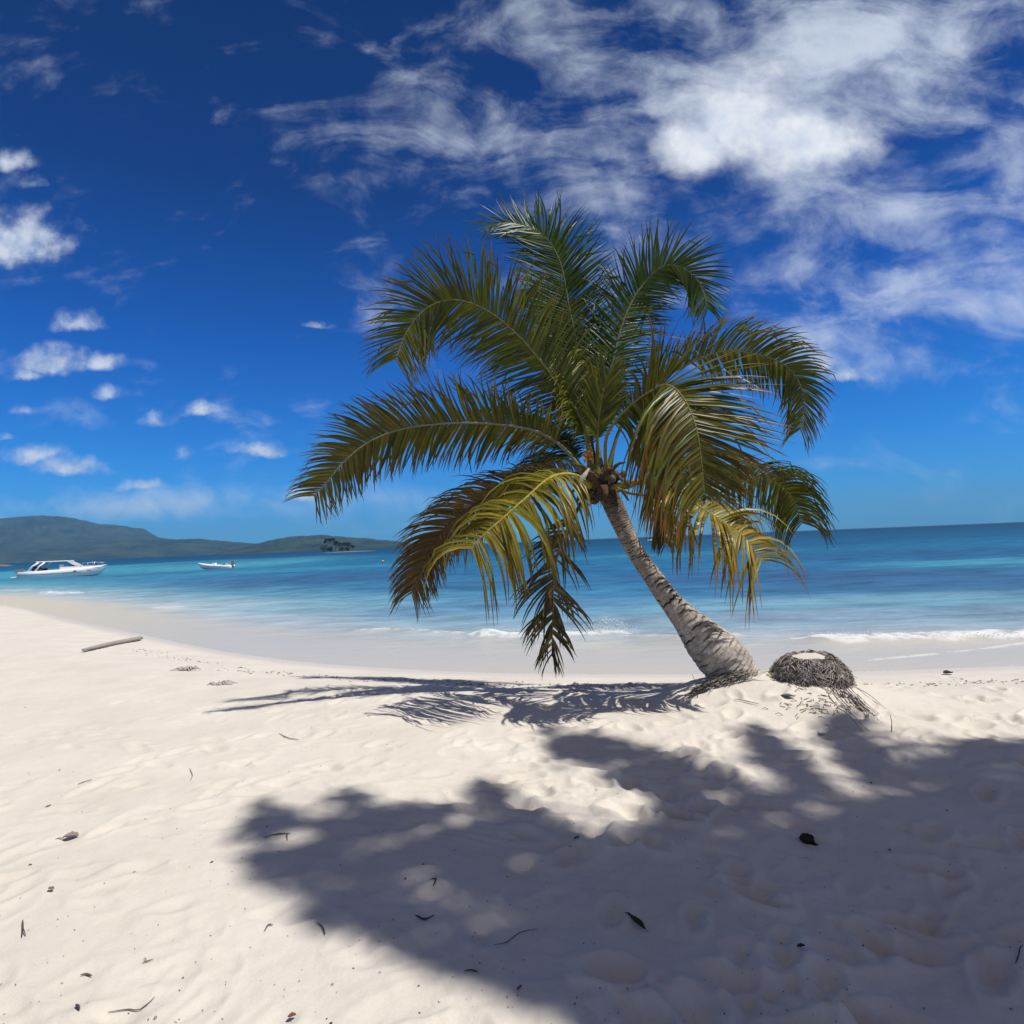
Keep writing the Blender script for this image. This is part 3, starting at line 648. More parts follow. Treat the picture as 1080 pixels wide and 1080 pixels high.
p = on_z(227, 600.0, ZW); s_ = p.y / 643.5; L2 = 37 * s_; k_ = L2 / 5.5
bt = tag(empty("open_skiff", (p.x, p.y, ZW), R(-3)), "small open white skiff anchored alone beyond the cruiser", "skiff")
mb = MB(); loft(mb, L2, 1.7 * k_, [(0, -.2, .8, -.02, .92, .52 * k_), (.3, -.22, .85, -.02, 1, .55 * k_), (.6, -.18, .75, .04, .95, .66 * k_), (.8, -.05, .45, .16, .72, .80 * k_), (.93, .25, .12, .45, .36, .94 * k_), (1, .85 * k_, .01, .9 * k_, .03, 1.02 * k_)], flip=-1); mb.build("hull", WHITE, bt)
for x in (-.02, .16, .30):
    mb = MB(); mb.box((L2 * x, 0, .50 * k_), (.3 * k_, 1.5 * k_, .10 * k_)); mb.build("seat", WHITE, bt, smooth=False)
mb = MB(); mb.box((-L2 * .02, 0, .72 * k_), (.45 * k_, .6 * k_, .42 * k_)); mb.build("console", WHITE, bt, smooth=False)
mb = MB(); mb.box((L2 * .28, 0, .62 * k_), (.5 * k_, .7 * k_, .2 * k_)); mb.build("cooler_box", GREYM, bt, smooth=False)
for sy in (-1, 1):
    mb = MB(); mb.tube([(L2 * .24, sy * .55 * k_, .5 * k_), (L2 * .26, sy * .5 * k_, .95 * k_), (L2 * .38, sy * .5 * k_, 1.0 * k_), (L2 * .44, sy * .55 * k_, .55 * k_)], .03 * k_, 5); mb.build("rail", METAL, bt)
outboard(bt, L2 * .52, 0, .32 * k_, -1)
mb = MB(); mb.box((0, -.80 * k_, .36 * k_), (L2 * .5, .05, .06)); mb.build("hull_stripe", GREYM, bt, smooth=False)

# ------------------------------------------------------------------ coconut palm
DP = TB.y
palm = tag(empty("coconut_palm", TB), "leaning coconut palm with drooping green and yellowing fronds on the sand", "palm tree")
def child(o): o.parent = palm; o.matrix_parent_inverse = palm.matrix_basis.inverted() if False else Matrix.Translation(-TB); return o
TR = [(783, 726, .0, 21.5), (774, 711, .0, 24), (762, 695, .0, 24.5), (744, 676, .02, 20.5), (723.5, 653, .03, 14.6), (704.5, 631, .05, 11.4), (689, 609, .06, 10.2), (673.5, 587, .08, 9.4), (661, 564, .08, 8.9), (651, 542, .08, 9.6), (644, 527, .08, 10.5), (637, 513, .08, 10), (631, 500, .08, 7)]
tp = spline([at_y(x, y, DP + d) for x, y, d, r_ in TR], 420)
tr_r = np.interp(np.linspace(0, 1, 420), np.linspace(0, 1, len(TR)), [r_ * DP / 643.5 for *_, r_ in TR])
mb = MB(); NS = 72; rows = []
prev = None; arc = 0; ph = 0
for i, p in enumerate(tp):
    t = (tp[min(i + 1, 419)] - tp[max(i - 1, 0)]).normalized()
    if i: arc += (tp[i] - tp[i - 1]).length
    prev = Vector((1, 0, 0)) if prev is None else prev
    prev = (prev - t * prev.dot(t)).normalized(); bn = t.cross(prev)
    frac = i / 419; spacing = .026 + .050 * math.sin(min(1, frac * 1.6) * math.pi)
    ph += ((tp[i] - tp[i - 1]).length / spacing) if i else 0
    row = []
    for k in range(NS):
        a_ = 2 * math.pi * k / NS; ca_, sa_ = math.cos(a_), math.sin(a_)
        nn = float(vnoise(np.array(ca_ * 1.3 + 5), np.array(sa_ * 1.3 + ph * .22), 3)) + .5 * float(vnoise(np.array(ca_ * 4 + 5), np.array(sa_ * 4 + ph * .9), 13))
        q = (ph + nn * .95) % 1.0
        ln = float(vnoise(np.array(ca_ * 1.6 + 31), np.array(sa_ * 1.6 + math.floor(ph + nn * .95) * 3.7), 8))
        depth = sst(.35, .72, ln)                                    # scars deep in places, faint elsewhere
        prof = (1 - q) * .045 - .055 * math.exp(-((q - .93) / .10) ** 2) * float(depth)
        fine = .02 * (float(vnoise(np.array(k * .9), np.array(i * .35), 5)) - .5)
        r_ = tr_r[i] * (1 + (prof + fine) * (1.0 if frac > .12 else 1.3))
        dark = math.exp(-((q - .88) / (.10 + .16 * ln * min(1, frac * 2.2))) ** 2) * (.2 + (.8 + .35 * math.exp(-((frac - .55) / .2) ** 2)) * float(depth)) * min(1, .5 + 1.7 * frac)  # ring scars, with a mid-trunk boost painting in crown shade
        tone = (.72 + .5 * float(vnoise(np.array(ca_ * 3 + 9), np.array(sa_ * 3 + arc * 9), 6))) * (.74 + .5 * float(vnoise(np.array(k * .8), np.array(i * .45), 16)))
        lt = Vector((.40, .355, .305)) * tone * (1 - .25 * math.exp(-((frac - .6) / .2) ** 2)); dk = Vector((.026, .020, .017))  # mid trunk tone lowered, crown shade painted into the bark colour
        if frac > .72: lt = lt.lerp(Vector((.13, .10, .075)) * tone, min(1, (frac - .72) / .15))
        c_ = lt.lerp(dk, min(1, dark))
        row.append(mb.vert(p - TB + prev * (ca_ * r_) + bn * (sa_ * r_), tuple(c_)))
    rows.append(row)
for a_, b_ in zip(rows, rows[1:]):
    for k in range(NS): mb.face(a_[k], a_[(k + 1) % NS], b_[(k + 1) % NS], b_[k])
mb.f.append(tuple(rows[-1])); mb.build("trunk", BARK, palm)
# exposed root skirt at the foot
mb = MB()
for k in range(280):
    t = random.random(); a_ = random.uniform(-2.6, -.1) if k % 4 else random.uniform(-3.14, 3.14)
    px = 734 + 60 * t + random.gauss(0, 4) if k % 3 else random.uniform(735, 800)
    py0 = np.interp(px, [716, 735, 760, 780, 800], [738, 731, 724, 716, 712]) + random.uniform(-3, 3)
    st = at_y(px, py0, DP - .30 + random.gauss(0, .04)); gz = ground_z(st.x, st.y)
    if st.z < gz + .01: st.z = gz + random.uniform(.0, .05)
    L = random.uniform(.04, .15); dr = Vector((-.7 - .4 * random.random(), random.uniform(-.5, .05), 0)).normalized()
    pts = [st, st + dr * L * .4 + Vector((0, 0, random.uniform(-.02, .015))), st + dr * L]
    pts[2].z = ground_z(pts[2].x, pts[2].y) - .004 + random.uniform(0, .008); pts[1].z = max(pts[1].z, ground_z(pts[1].x, pts[1].y) + .002)
    g = random.choice([random.uniform(.07, .18), random.uniform(.26, .46)]); mb.tube([q - TB for q in pts], [.004, .0032, .0014], 4, (g, g * .9, g * .8))
mb.build("roots", WOOD, palm)

GREEN = (.060, .102, .009); DGREEN = (.038, .070, .009); OLIVE = (.110, .112, .012); YEL = (.40, .27, .035); YGRN = (.20, .20, .03); ORG = (.24, .10, .022); BRN = (.125, .082, .03); DBRN = (.052, .044, .022); SILV = (.06, .085, .05)
def lerp3(a, b, t): return tuple(a[i] + (b[i] - a[i]) * t for i in range(3))
def frond(pts, nh0, nh1=None, L=.68, n=78, t0=.16, lean=.75, lift=.12, droop=.5, cols=(GREEN, OLIVE), tip=BRN, tipf=.3, tipl=1.0, rc=(.19, .17, .06), pr=.030, ragged=.0, bunch=0.0, w=.021, seed=0, lr=(1, 1), endl=.42, gap=None):
    rs = random.Random(seed)
    n = int(n * 1.85); w = w * .60; L = L * 1.04; cols = tuple(tuple(c * .84 for c in q) for q in cols); tip = tuple(c * .85 for c in tip); dr = droop if isinstance(droop, tuple) else (droop, droop)
    P = spline([at_y(x, y, DP + .08 + d) for x, y, d in pts], 90); nh0 = Vector(nh0); nh1 = Vector(nh1) if nh1 else nh0
    lm = MB()
    for k in range(n * 2):
        side = 1 if k % 2 else -1; u = (k // 2 + rs.random() * .6) / n; t = t0 + (1 - t0) * u
        if rs.random() < ragged: continue
        if gap and any(g0 < t < g1 and (gs == 0 or gs == side) for g0, g1, gs in gap): continue
        f_ = t * 89; i = min(88, int(f_)); p = P[i].lerp(P[i + 1], f_ - i)
        T = (P[min(89, i + 2)] - P[max(0, i - 1)]).normalized(); nh = nh0.lerp(nh1, t)
        N = nh - T * nh.dot(T); N = N.normalized() if N.length > .05 else T.orthogonal().normalized()
        Sd = T.cross(N) * side
        prof = (.55 + .45 * min(1, u / .22)) * (1 if u < .6 else 1 - (1 - endl) * ((u - .6) / .4) ** 1.3)
        ll = L * prof * rs.uniform(.86, 1.1) * lr[0 if side > 0 else 1]
        ln_ = lean * (.75 + .9 * u * u) + rs.gauss(0, .06)
        d = (Sd + T * ln_ + N * (lift + rs.gauss(0, .09))).normalized()
        if bunch: d = (d + Vector((math.sin(t * 31 + seed), math.cos(t * 23 + seed), 0)) * bunch * .5).normalized()
        nseg = 6; step = ll / nseg; q = p.copy(); ww = w * rs.uniform(.8, 1.15) * (.7 + .3 * min(1, u / .15)) * (1 if u < .75 else 1 - .5 * (u - .75) / .25)
        base = lerp3(cols[0], cols[1], min(1, max(0, rs.random() * .7 + .3 * t + rs.gauss(0, .1)))); br = rs.uniform(.6, 1.45); base = tuple(c * br for c in base)
        brown = rs.random() < tipf; g = dr[0 if side > 0 else 1] * rs.uniform(.75, 1.3); rows_ = []
        fold = rs.uniform(.25, .55); kink = rs.randint(2, 5) if rs.random() < .13 else -1; swx, swy = rs.gauss(0, .05), rs.gauss(0, .05)
        for j in range(nseg + 1):
            s_ = j / nseg
            wd = ww * (min(1, .62 + s_ * 2.6)) * (1 - s_ ** 2.2) + .0012
            W = d.cross(N);
            if W.length < .05: W = d.orthogonal()
            W.normalize(); up_ = W.cross(d).normalized()
            c_ = base
            if s_ > .55 and brown: c_ = lerp3(base, tip, min(1, (s_ - .55) / .45 * 1.3 * tipl))
            elif s_ > .8: c_ = lerp3(base, tip, (s_ - .8) * 2.5 * tipl)
            q0 = q - TB
            rows_.append((lm.vert(q0 + W * wd + up_ * wd * fold, c_), lm.vert(q0, tuple(x * 1.12 for x in c_)), lm.vert(q0 - W * wd + up_ * wd * fold, c_)))
            q = q + d * step
            if j == kink: d = (d + Vector((rs.gauss(0, .3), rs.gauss(0, .3), -rs.uniform(.5, 1.4)))).normalized()
            d = (d + Vector((swx, swy, 0)) + Vector((0, 0, -1)) * g * (.25 + .9 * s_) * .42).normalized()
        for a_, b_ in zip(rows_, rows_[1:]): lm.face(a_[0], a_[1], b_[1], b_[0]); lm.face(a_[1], a_[2], b_[2], b_[1])
    fo_ = lm.build("frond", LEAF, palm)
    rm = MB(); rad = [pr * (1 - .86 * (i / 89) ** .8) * (1 + .9 * max(0, 1 - i / 8)) * .8 for i in range(90)]
    rm.tube([x - TB for x in P], rad, 7, [tuple(c * (.75 + .5 * rs.random() * .5) for c in rc) for _ in range(90)]); rm.build("midrib", BARK, fo_)
    return fo_
UND = (0, 1, .35); TOP = (0, -1, .35)
# back fronds first
frond([(628, 500, .10), (618, 419, .35), (610, 369, .5), (601, 328, .62), (593, 284, .75), (582, 259, .85), (565, 243, .9), (539, 235, .9), (514, 238, .85)], (-.1, -1, .3), (-.3, -.8, .6), L=.72, lean=.7, droop=.18, cols=(DGREEN, GREEN), tip=SILV, tipf=.1, rc=(.13, .14, .07), seed=1, n=88, endl=.5)
frond([(624, 505, .05), (615, 448, .02), (596, 416, 0), (574, 385, -.03), (549, 356, -.08), (520, 331, -.15), (492, 318, -.22), (468, 317, -.3), (446, 328, -.36), (428, 352, -.4), (417, 380, -.42)], (.2, 1, .45), (.1, 1, .5), L=.70, lean=.55, droop=.34, cols=(DGREEN, OLIVE), tip=BRN, tipf=.35, tipl=.8, seed=2, n=92, endl=.55, rc=(.2, .2, .07))
frond([(620, 508, 0), (600, 478, -.05), (575, 459, -.1), (545, 450, -.2), (501, 446, -.3), (464, 447, -.38), (426, 452, -.44), (391, 465, -.5), (366, 484, -.54), (347, 506, -.56), (331, 524, -.56)], (.1, 1, .55), (.0, 1, .4), L=.54, lean=.55, droop=.42, cols=(DGREEN, (.15, .12, .018)), tip=BRN, tipf=.4, seed=3, n=90, endl=.6, rc=(.2, .2, .14), lift=.18)
frond([(622, 505, .2), (600, 474, .5), (572, 450, .8), (545, 437, 1.0), (520, 432, 1.1), (503, 436, 1.15)], (0, -.4, 1), L=.5, lean=.7, droop=.9, cols=(DGREEN, DGREEN), tip=DBRN, tipf=.3, seed=4, n=60)
frond([(618, 512, 0), (582, 503, .05), (544, 511, .1), (505, 530, .16), (470, 556, .2), (449, 588, .22), (434, 626, .22)], (-.1, .55, 1), (-.5, .9, .45), L=.58, lean=.7, droop=.75, cols=((.07, .055, .018), (.17, .10, .03)), tip=BRN, tipf=.6, seed=5, n=80, rc=(.09, .06, .035), endl=.6, t0=.14)
frond([(622, 512, -.1), (606, 501, -.3), (582, 503, -.5), (556, 524, -.68), (531, 546, -.8), (508, 566, -.88), (497, 579, -.92)], (-.1, -.6, .8), L=.88, lean=.22, droop=2.3, cols=((.11, .13, .018), (.32, .25, .035)), tip=BRN, tipf=.75, seed=6, n=40, rc=(.42, .38, .07), w=.030, bunch=.45, ragged=.15, endl=.85, lift=-.05)
frond([(622, 515, -.02), (613, 530, -.1), (602, 552, -.14), (590, 578, -.16), (584, 609, -.16), (583, 650, -.14), (582, 692, -.12)], (-.35, .9, .25), L=.56, lean=.85, droop=.75, cols=((.05, .05, .02), (.11, .08, .03)), tip=DBRN, tipf=.6, seed=7, n=52, rc=(.11, .08, .045), t0=.2, endl=.45, ragged=.28, bunch=.8, w=.022)
frond([(634, 500, .05), (630, 441, .2), (645, 385, .3), (658, 337, .38), (676, 303, .42), (699, 281, .4), (721, 283, .36), (737, 298, .32), (747, 326, .28)], (.45, 1, .3), (-.3, 1, .6), L=.62, lean=.75, droop=.25, cols=(DGREEN, GREEN), tip=SILV, tipf=.3, seed=8, n=84, rc=(.15, .16, .08), endl=.5)
frond([(640, 505, -.1), (640, 460, -.35), (664, 429, -.6), (686, 413, -.8), (702, 406, -.95), (716, 414, -1.08), (728, 434, -1.15), (737, 465, -1.18), (743, 520, -1.15)], (-.15, -.9, .7), (.3, -1, .1), L=.80, lean=.40, droop=(2.0, .22), lr=(1.40, 1.08), cols=(GREEN, (.17, .135, .022)), tip=ORG, tipf=.45, seed=9, n=74, rc=(.24, .22, .07), w=.026, lift=.02, endl=.5, t0=.26, gap=[(0, .44, -1)])
frond([(640, 502, 0), (655, 450, 0), (686, 410, 0), (724, 385, .05), (762, 370, .1), (795, 373, .15), (822, 382, .18), (840, 398, .18), (848, 426, .16), (844, 454, .14)], (.1, .35, 1), (.0, 1, .4), L=.53, lean=.65, droop=.7, cols=(DGREEN, OLIVE), tip=ORG, tipf=.35, seed=10, n=84, gap=[(0, .47, -1)], endl=.6, rc=(.2, .19, .07))
frond([(640, 512, .05), (660, 514, .1), (678, 508, .16), (702, 508, .24), (742, 503, .34), (785, 500, .42), (815, 506, .46), (834, 522, .46), (846, 552, .44)], (0, .15, 1), (0, .5, .8), L=.66, lean=.4, droop=1.7, cols=(DGREEN, OLIVE), tip=DBRN, tipf=.4, seed=11, n=84, rc=(.2, .16, .06), endl=.65, t0=.2, pr=.034)
frond([(640, 515, -.05), (668, 508, -.25), (698, 513, -.45), (727, 528, -.58), (760, 549, -.68), (786, 568, -.74), (803, 592, -.76)], (-.1, -.5, .9), L=.80, lean=.25, droop=2.0, cols=((.12, .14, .02), (.34, .24, .035)), tip=ORG, tipf=.7, seed=12, n=36, rc=(.36, .28, .06), w=.032, bunch=.45, ragged=.18, endl=.85, t0=.3)
frond([(628, 500, .05), (622, 450, .5), (612, 400, .8), (598, 352, .95), (578, 322, 1.0), (556, 304, 1.0)], (-.2, .3, 1), L=.58, lean=.6, droop=.8, cols=(GREEN, OLIVE), tip=YEL, tipf=.2, seed=13, n=70, endl=.6)
frond([(630, 500, -.02), (630, 462, -.06), (634, 425, -.1), (640, 395, -.1)], (.1, -1, .2), L=.42, lean=1.6, droop=.25, cols=(GREEN, YGRN), tip=OLIVE, tipf=.1, seed=15, n=34, t0=.35, endl=.7)
frond([(626, 500, .0), (621, 466, .05), (612, 436, .1), (604, 398, .15), (596, 372, .2)], (.5, -.6, .7), L=.42, lean=.6, droop=1.3, cols=(GREEN, YGRN), tip=YEL, tipf=.2, seed=16, n=46, t0=.3, endl=.7)
frond([(642, 512, .05), (664, 520, .0), (684, 524, -.05), (698, 540, -.06), (702, 575, -.06)], (0, .2, 1), L=.3, lean=.7, droop=1.5, cols=(DBRN, BRN), tip=DBRN, tipf=.5, seed=17, n=26, ragged=.35, t0=.45)
frond([(628, 505, .2), (610, 490, .6), (590, 484, .95), (572, 492, 1.2), (560, 512, 1.35)], (0, .5, 1), L=.5, lean=.6, droop=1.1, cols=(DGREEN, DBRN), tip=DBRN, tipf=.5, seed=18, n=50, t0=.35)
# leaf bases, fibre and stubs around the top of the trunk
top = at_y(632, 512, DP + .08)
for k in range(15):
    a_ = k * 2.399; rr_ = .10; hz = -.14 + .022 * k; mb = MB(); L = random.uniform(.15, .30)
    d = Vector((math.cos(a_), math.sin(a_), 0)); pts = [top + d * .07 + Vector((0, 0, hz - .06)), top + d * (.13) + Vector((0, 0, hz)), top + d * (.13 + L * .4) + Vector((0, 0, hz + L * .35)), top + d * (.13 + L * .75) + Vector((0, 0, hz + L * .4 - (.14 if k < 6 else 0)))]
    g = random.uniform(.6, 1.3); mb.tube([p - TB for p in spline(pts, 9)], [.08, .078, .07, .062, .052, .044, .036, .03, .02], 8, (.11 * g, .075 * g, .045 * g), flat=.45); mb.build("leaf_base", BARK, palm)
mb = MB()
for k in range(200):
    a_ = random.uniform(0, 6.28); d = Vector((math.cos(a_), math.sin(a_), 0)); p = top + d * random.uniform(.06, .16) + Vector((0, 0, random.uniform(-.2, .2)))
    mb.tube([q - TB for q in (p, p + d * random.uniform(.02, .08) + Vector((0, 0, random.uniform(-.05, .03))), p + d * random.uniform(.05, .15) + Vector((0, 0, random.uniform(-.16, .02))))], [.004, .003, .0012], 4, (.13, .085, .045))
mb.build("leaf_fibre", WOOD, palm)
sp = at_y(613, 506, DP - .22); mb = MB(); mb.tube([q - TB for q in (at_y(622, 494, DP - .18), sp, at_y(608, 518, DP - .26))], [.018, .030, .004], 8, (.36, .33, .28)); mb.build("spathe", BARK, palm)
mb = MB(); p = at_y(620, 486, DP - .18)
for k in range(34):
    a_ = random.uniform(0, 6.28); d = Vector((math.cos(a_) * .06, random.uniform(-.05, .02), random.uniform(.0, .16))); mb.tube([q - TB for q in (p, p + d * .6, p + d + Vector((0, 0, -.03)))], [.006, .005, .003], 5, (.34, .14, .03))
mb.build("flower_stalk", BARK, palm)
for k in range(4):
    c_ = at_y(650 + 6 * k - 10 * (k % 2), 500 + 5 * (k % 3), DP - .10 - .03 * k) - TB; mb = MB()
    for j in range(7):
        a_ = -math.pi / 2 + math.pi * j / 6
        for q in range(10): mb.vert(c_ + Vector((.036 * math.cos(a_) * math.cos(q * .628), .036 * math.cos(a_) * math.sin(q * .628), .045 * math.sin(a_))), (.13, .11, .07))
    for j in range(6):
        for q in range(10): mb.face(j * 10 + q, j * 10 + (q + 1) % 10, j * 10 + 10 + (q + 1) % 10, j * 10 + 10 + q)
    mb.build("coconut", BARK, palm)

# ------------------------------------------------------------------ stump
SG = SB.copy(); SG.z = ground_z(SB.x, SB.y) - .03
st = tag(empty("palm_stump", SG), "sawn palm stump bristling with grey roots beside the leaning palm", "stump")
HS = .265; mb = MB(); rows = []
for j in range(12):
    t = j / 11; row = []
    for k in range(48):
        a_ = k / 48 * 2 * math.pi; r_ = (.325 - .135 * t ** 2.6) * (1 + .17 * (float(vnoise(np.array(math.cos(a_) * 2 + 3), np.array(math.sin(a_) * 2 + 3), 2)) - .5) * 2 + .05 * (float(vnoise(np.array(k * .7), np.array(j * .8), 6)) - .5))
        g = random.choice([.05, .09, .2, .3]); row.append(mb.vert((math.cos(a_) * r_ * 1.02, math.sin(a_) * r_ * .85, HS * t + (.014 * math.sin(a_ + .8) + .008 * math.sin(a_ * 3 + 1)) * t * t), (g, g * .9, g * .82)))
    rows.append(row)
for a_, b_ in zip(rows, rows[1:]):
    for k in range(48): mb.face(a_[k], a_[(k + 1) % 48], b_[(k + 1) % 48], b_[k])
rim = rows[-1]; inn = []
for k in range(48):
    v = Vector(mb.v[rim[k]]); inn.append(mb.vert((v.x * .80, v.y * .80, v.z - .02), (.12, .10, .09)))
for k in range(48): mb.face(rim[k], rim[(k + 1) % 48], inn[(k + 1) % 48], inn[k])
mb.f.append(tuple(inn)); mb.build("body", WOOD, st)
mb = MB(); ring = []; ctr = mb.vert((0, 0, HS - .004))
for k in range(32):
    a_ = k / 32 * 2 * math.pi; r_ = .155 * (1 + .6 * (float(vnoise(np.array(math.cos(a_) * 2 + 8), np.array(math.sin(a_) * 2 + 8), 4)) - .5)); ring.append(mb.vert((math.cos(a_) * r_, math.sin(a_) * r_ * .85, HS - .012 + .014 * math.sin(a_ + .8))))
for k in range(32): mb.face(ctr, ring[k], ring[(k + 1) % 32])
mb.build("sand_fill", sm, st)
mb = MB()
for k in range(6500):
    a_ = random.uniform(0, 6.283); t0_ = random.random() ** .7; z0 = (HS + .014 * math.sin(a_ + .8)) * (1.06 - t0_ * .97); r0_ = .325 - .135 * min(1, z0 / HS) ** 2.6
    r0_ *= 1 + .17 * (float(vnoise(np.array(math.cos(a_) * 2 + 3), np.array(math.sin(a_) * 2 + 3), 2)) - .5) * 2; d = Vector((math.cos(a_) * 1.02, math.sin(a_) * .85, 0)); p0_ = d * (r0_ + .004) + Vector((0, 0, z0)); L = random.uniform(.015, .06); tw = random.gauss(0, 1.3); side = Vector((-math.sin(a_), math.cos(a_), 0))
    p1 = p0_ + d * random.uniform(.008, .04) + Vector((0, 0, -L * .4)) + side * tw * L * .5; p2 = p0_ + d * random.uniform(.015, .06) + Vector((0, 0, -L)) + side * tw * L
    gz = ground_z(SG.x + p2.x, SG.y + p2.y) - SG.z + .004; p2.z = max(p2.z, gz); p1.z = max(p1.z, gz)
    g = random.choice([random.uniform(.04, .12), random.uniform(.2, .34), random.uniform(.36, .55)]) * (.55 + .9 * float(vnoise(np.array(math.cos(a_) * 5), np.array(z0 * 14), 5))); mb.tube([p0_, p1, p2], [.0034, .003, .0018], 4, (g, g * .89, g * .8), caps=False)
mb.build("root_strands", WOOD, st)
mb = MB()
for k in range(34):           # roots trailing down to the right
    t = random.random(); px = random.gauss(884, 7) + 22 * t * t; py = 728 + random.gauss(0, 5) + 14 * t * t; a_ = on_ground(px, py); q = random.uniform(.35, 1); b_ = on_ground(px + 34 * q, py + 29 * q + random.gauss(0, 2)); c_ = (a_ + b_) / 2
    a_.z += random.uniform(.0, .08) * (1 - t); c_.z = ground_z(c_.x, c_.y) + random.uniform(.004, .035); b_.z = ground_z(b_.x, b_.y) + .003
    g = random.uniform(.08, .22); mb.tube([q - SG for q in spline([a_, c_, b_], 6)], [.004, .004, .0035, .003, .0022, .0012], 4, (g, g * .86, g * .78))
mb.build("trailing_roots", WOOD, st)
mb = MB()
for k in range(80):          # reddish rootlets spilled in front
    px = random.gauss(862, 22); py = random.gauss(744, 7); a_ = on_ground(px, py); t = random.uniform(0, 6.28); L = random.uniform(.03, .09)
    b_ = a_ + Vector((math.cos(t) * L, math.sin(t) * L * .7, 0)); b_.z = ground_z(b_.x, b_.y) + .004; a_.z += .006
    mb.tube([a_, (a_ + b_) / 2 + Vector((0, 0, random.uniform(0, .015))), b_], [.003, .003, .0015], 4, (.20, .135, .105))
tag(mb.build("root_litter", WOOD), "fine reddish rootlets spilled on the sand before the stump", kind="stuff")

# ------------------------------------------------------------------ things lying on the sand
def twig(name, label, cat, pts, r_=.005, colr=(.07, .055, .045), lift=.004, n=9, fork=None):
    W = spline([on_ground(*p) for p in pts], n) if len(pts) > 2 else [on_ground(*pts[0]).lerp(on_ground(*pts[1]), i / (n - 1)) for i in range(n)]
    W = [Vector((p.x, p.y, ground_z(p.x, p.y) + lift + r_ * .6)) for p in W]; o0 = W[0].copy()
    r_ *= .62; colr = tuple(c * 1.6 for c in colr)
    mb = MB(); mb.tube([p - o0 for p in W], [r_ * (1 - .55 * abs(i / (n - 1) * 2 - 1) ** 2) * random.uniform(.85, 1.15) for i in range(n)], 6, colr)
    if fork:
        a_ = W[int(fork[0] * (n - 1))]; b_ = on_ground(*fork[1]); b_.z += r_; mb.tube([a_ - o0, (a_ + b_) / 2 - o0 + Vector((0, 0, .006)), b_ - o0], [r_ * .8, r_ * .6, r_ * .3], 5, colr)
    o = mb.build(name, WOOD); o.location = o0; return tag(o, label, cat)
def leaf(name, label, cat, px, py, ln, wd, ang, colr, curl=.4, stem=0.0):
    c = on_ground(px, py); mb = MB(); rows = []
    for i in range(11):
        t = i / 10; wv = wd * math.sin(math.pi * min(1, t * .96 + .02)) ** .8 * random.uniform(.85, 1.15); x = ln * (t - .5); rw = []
        for j in range(5):
            v = j / 4 * 2 - 1; rw.append(mb.vert((x, wv * v, .012 + curl * wv * v * v + .25 * ln * curl * (t - .5) ** 2 + .004 * random.random()), tuple(q * random.uniform(.8, 1.2) for q in colr)))
        rows.append(rw)
    for a_, b_ in zip(rows, rows[1:]):
        for j in range(4): mb.face(a_[j], a_[j + 1], b_[j + 1], b_[j])
    if stem: mb.tube([(-ln * .5, 0, .012), (-ln * .5 - stem * .5, .01, .01), (-ln * .5 - stem, .0, .004)], [.004, .003, .002], 5, colr)
    o = mb.build(name, WOOD); o.location = c; o.rotation_euler = (0, 0, ang)
    so_ = o.modifiers.new("thick", 'SOLIDIFY'); so_.thickness = .002
    return tag(o, label, cat)
# driftwood plank
a_, b_ = on_ground(88, 688), on_ground(148, 675); mb = MB(); L = (b_ - a_).length; rows = []
for i in range(24):
    t = i / 23; rw = []
    for k in range(12):
        q = k / 12 * 2 * math.pi; r_ = .055 * (1 - .5 * (1 - t) ** 3) * (1 + .25 * (float(vnoise(np.array(t * 6), np.array(k * .9), 3)) - .5)); rw.append(mb.vert((L * t, 1.2 * r_ * math.cos(q) + .05 * math.sin(t * 3), r_ * .8 * math.sin(q)), tuple(random.uniform(.85, 1.15) * x for x in (.30, .27, .245))))
    rows.append(rw)
for p_, q_ in zip(rows, rows[1:]):
    for k in range(12): mb.face(p_[k], p_[(k + 1) % 12], q_[(k + 1) % 12], q_[k])
mb.f.append(tuple(rows[0][::-1])); mb.f.append(tuple(rows[-1]))
o = mb.build("driftwood_log", WOOD); o.location = a_ + Vector((0, 0, .05)); dv = b_ - a_; o.rotation_euler = (0, -math.asin((b_.z - a_.z) / L), math.atan2(dv.y, dv.x)); tag(o, "long weathered grey driftwood log lying near the waterline", "driftwood")
# coconut husk in the shade
c = on_ground(852, 888); mb = MB(); rows = []
for j in range(11):
    a_ = -math.pi / 2 + math.pi * j / 10; rw = []
    for k in range(18):
        q = k / 18 * 2 * math.pi; n_ = 1 + .28 * (float(vnoise(np.array(math.cos(q) * 2.2 + 5), np.array(j * .6), 9)) - .5) * 2; rw.append(mb.vert((  .036 * math.cos(a_) * math.cos(q) * n_, .028 * math.cos(a_) * math.sin(q) * n_, .026 * math.sin(a_) * n_), tuple(random.uniform(.7, 1.2) * x for x in (.035, .025, .022))))
    rows.append(rw)
for p_, q_ in zip(rows, rows[1:]):
    for k in range(18): mb.face(p_[k], p_[(k + 1) % 18], q_[(k + 1) % 18], q_[k])
o = mb.build("coconut_husk", WOOD); o.location = c + Vector((0, 0, .018)); tag(o, "dark fibrous coconut husk lying in the big shadow", "husk")
mb = MB(); mb.tube([(.01, -.02, -.01), (.035, -.055, -.02), (.05, -.085, -.026)], [.012, .008, .004], 6, (.03, .024, .02)); mb.build("stalk", WOOD, o)
leaf("dry_leaf", "crumpled grey dry leaf with stalk on the bright sand", "leaf", 75, 885, .085, .026, R(8), (.24, .21, .20), .7, .06)
leaf("dry_leaf", "small pale brown leaf below the crumpled grey leaf", "leaf", 54, 940, .04, .011, R(-25), (.20, .15, .11), .3)
leaf("dry_leaf", "reddish brown leaf scrap at the bottom edge of the sunlit sand", "leaf", 308, 1076, .028, .010, R(20), (.16, .07, .045), .6)
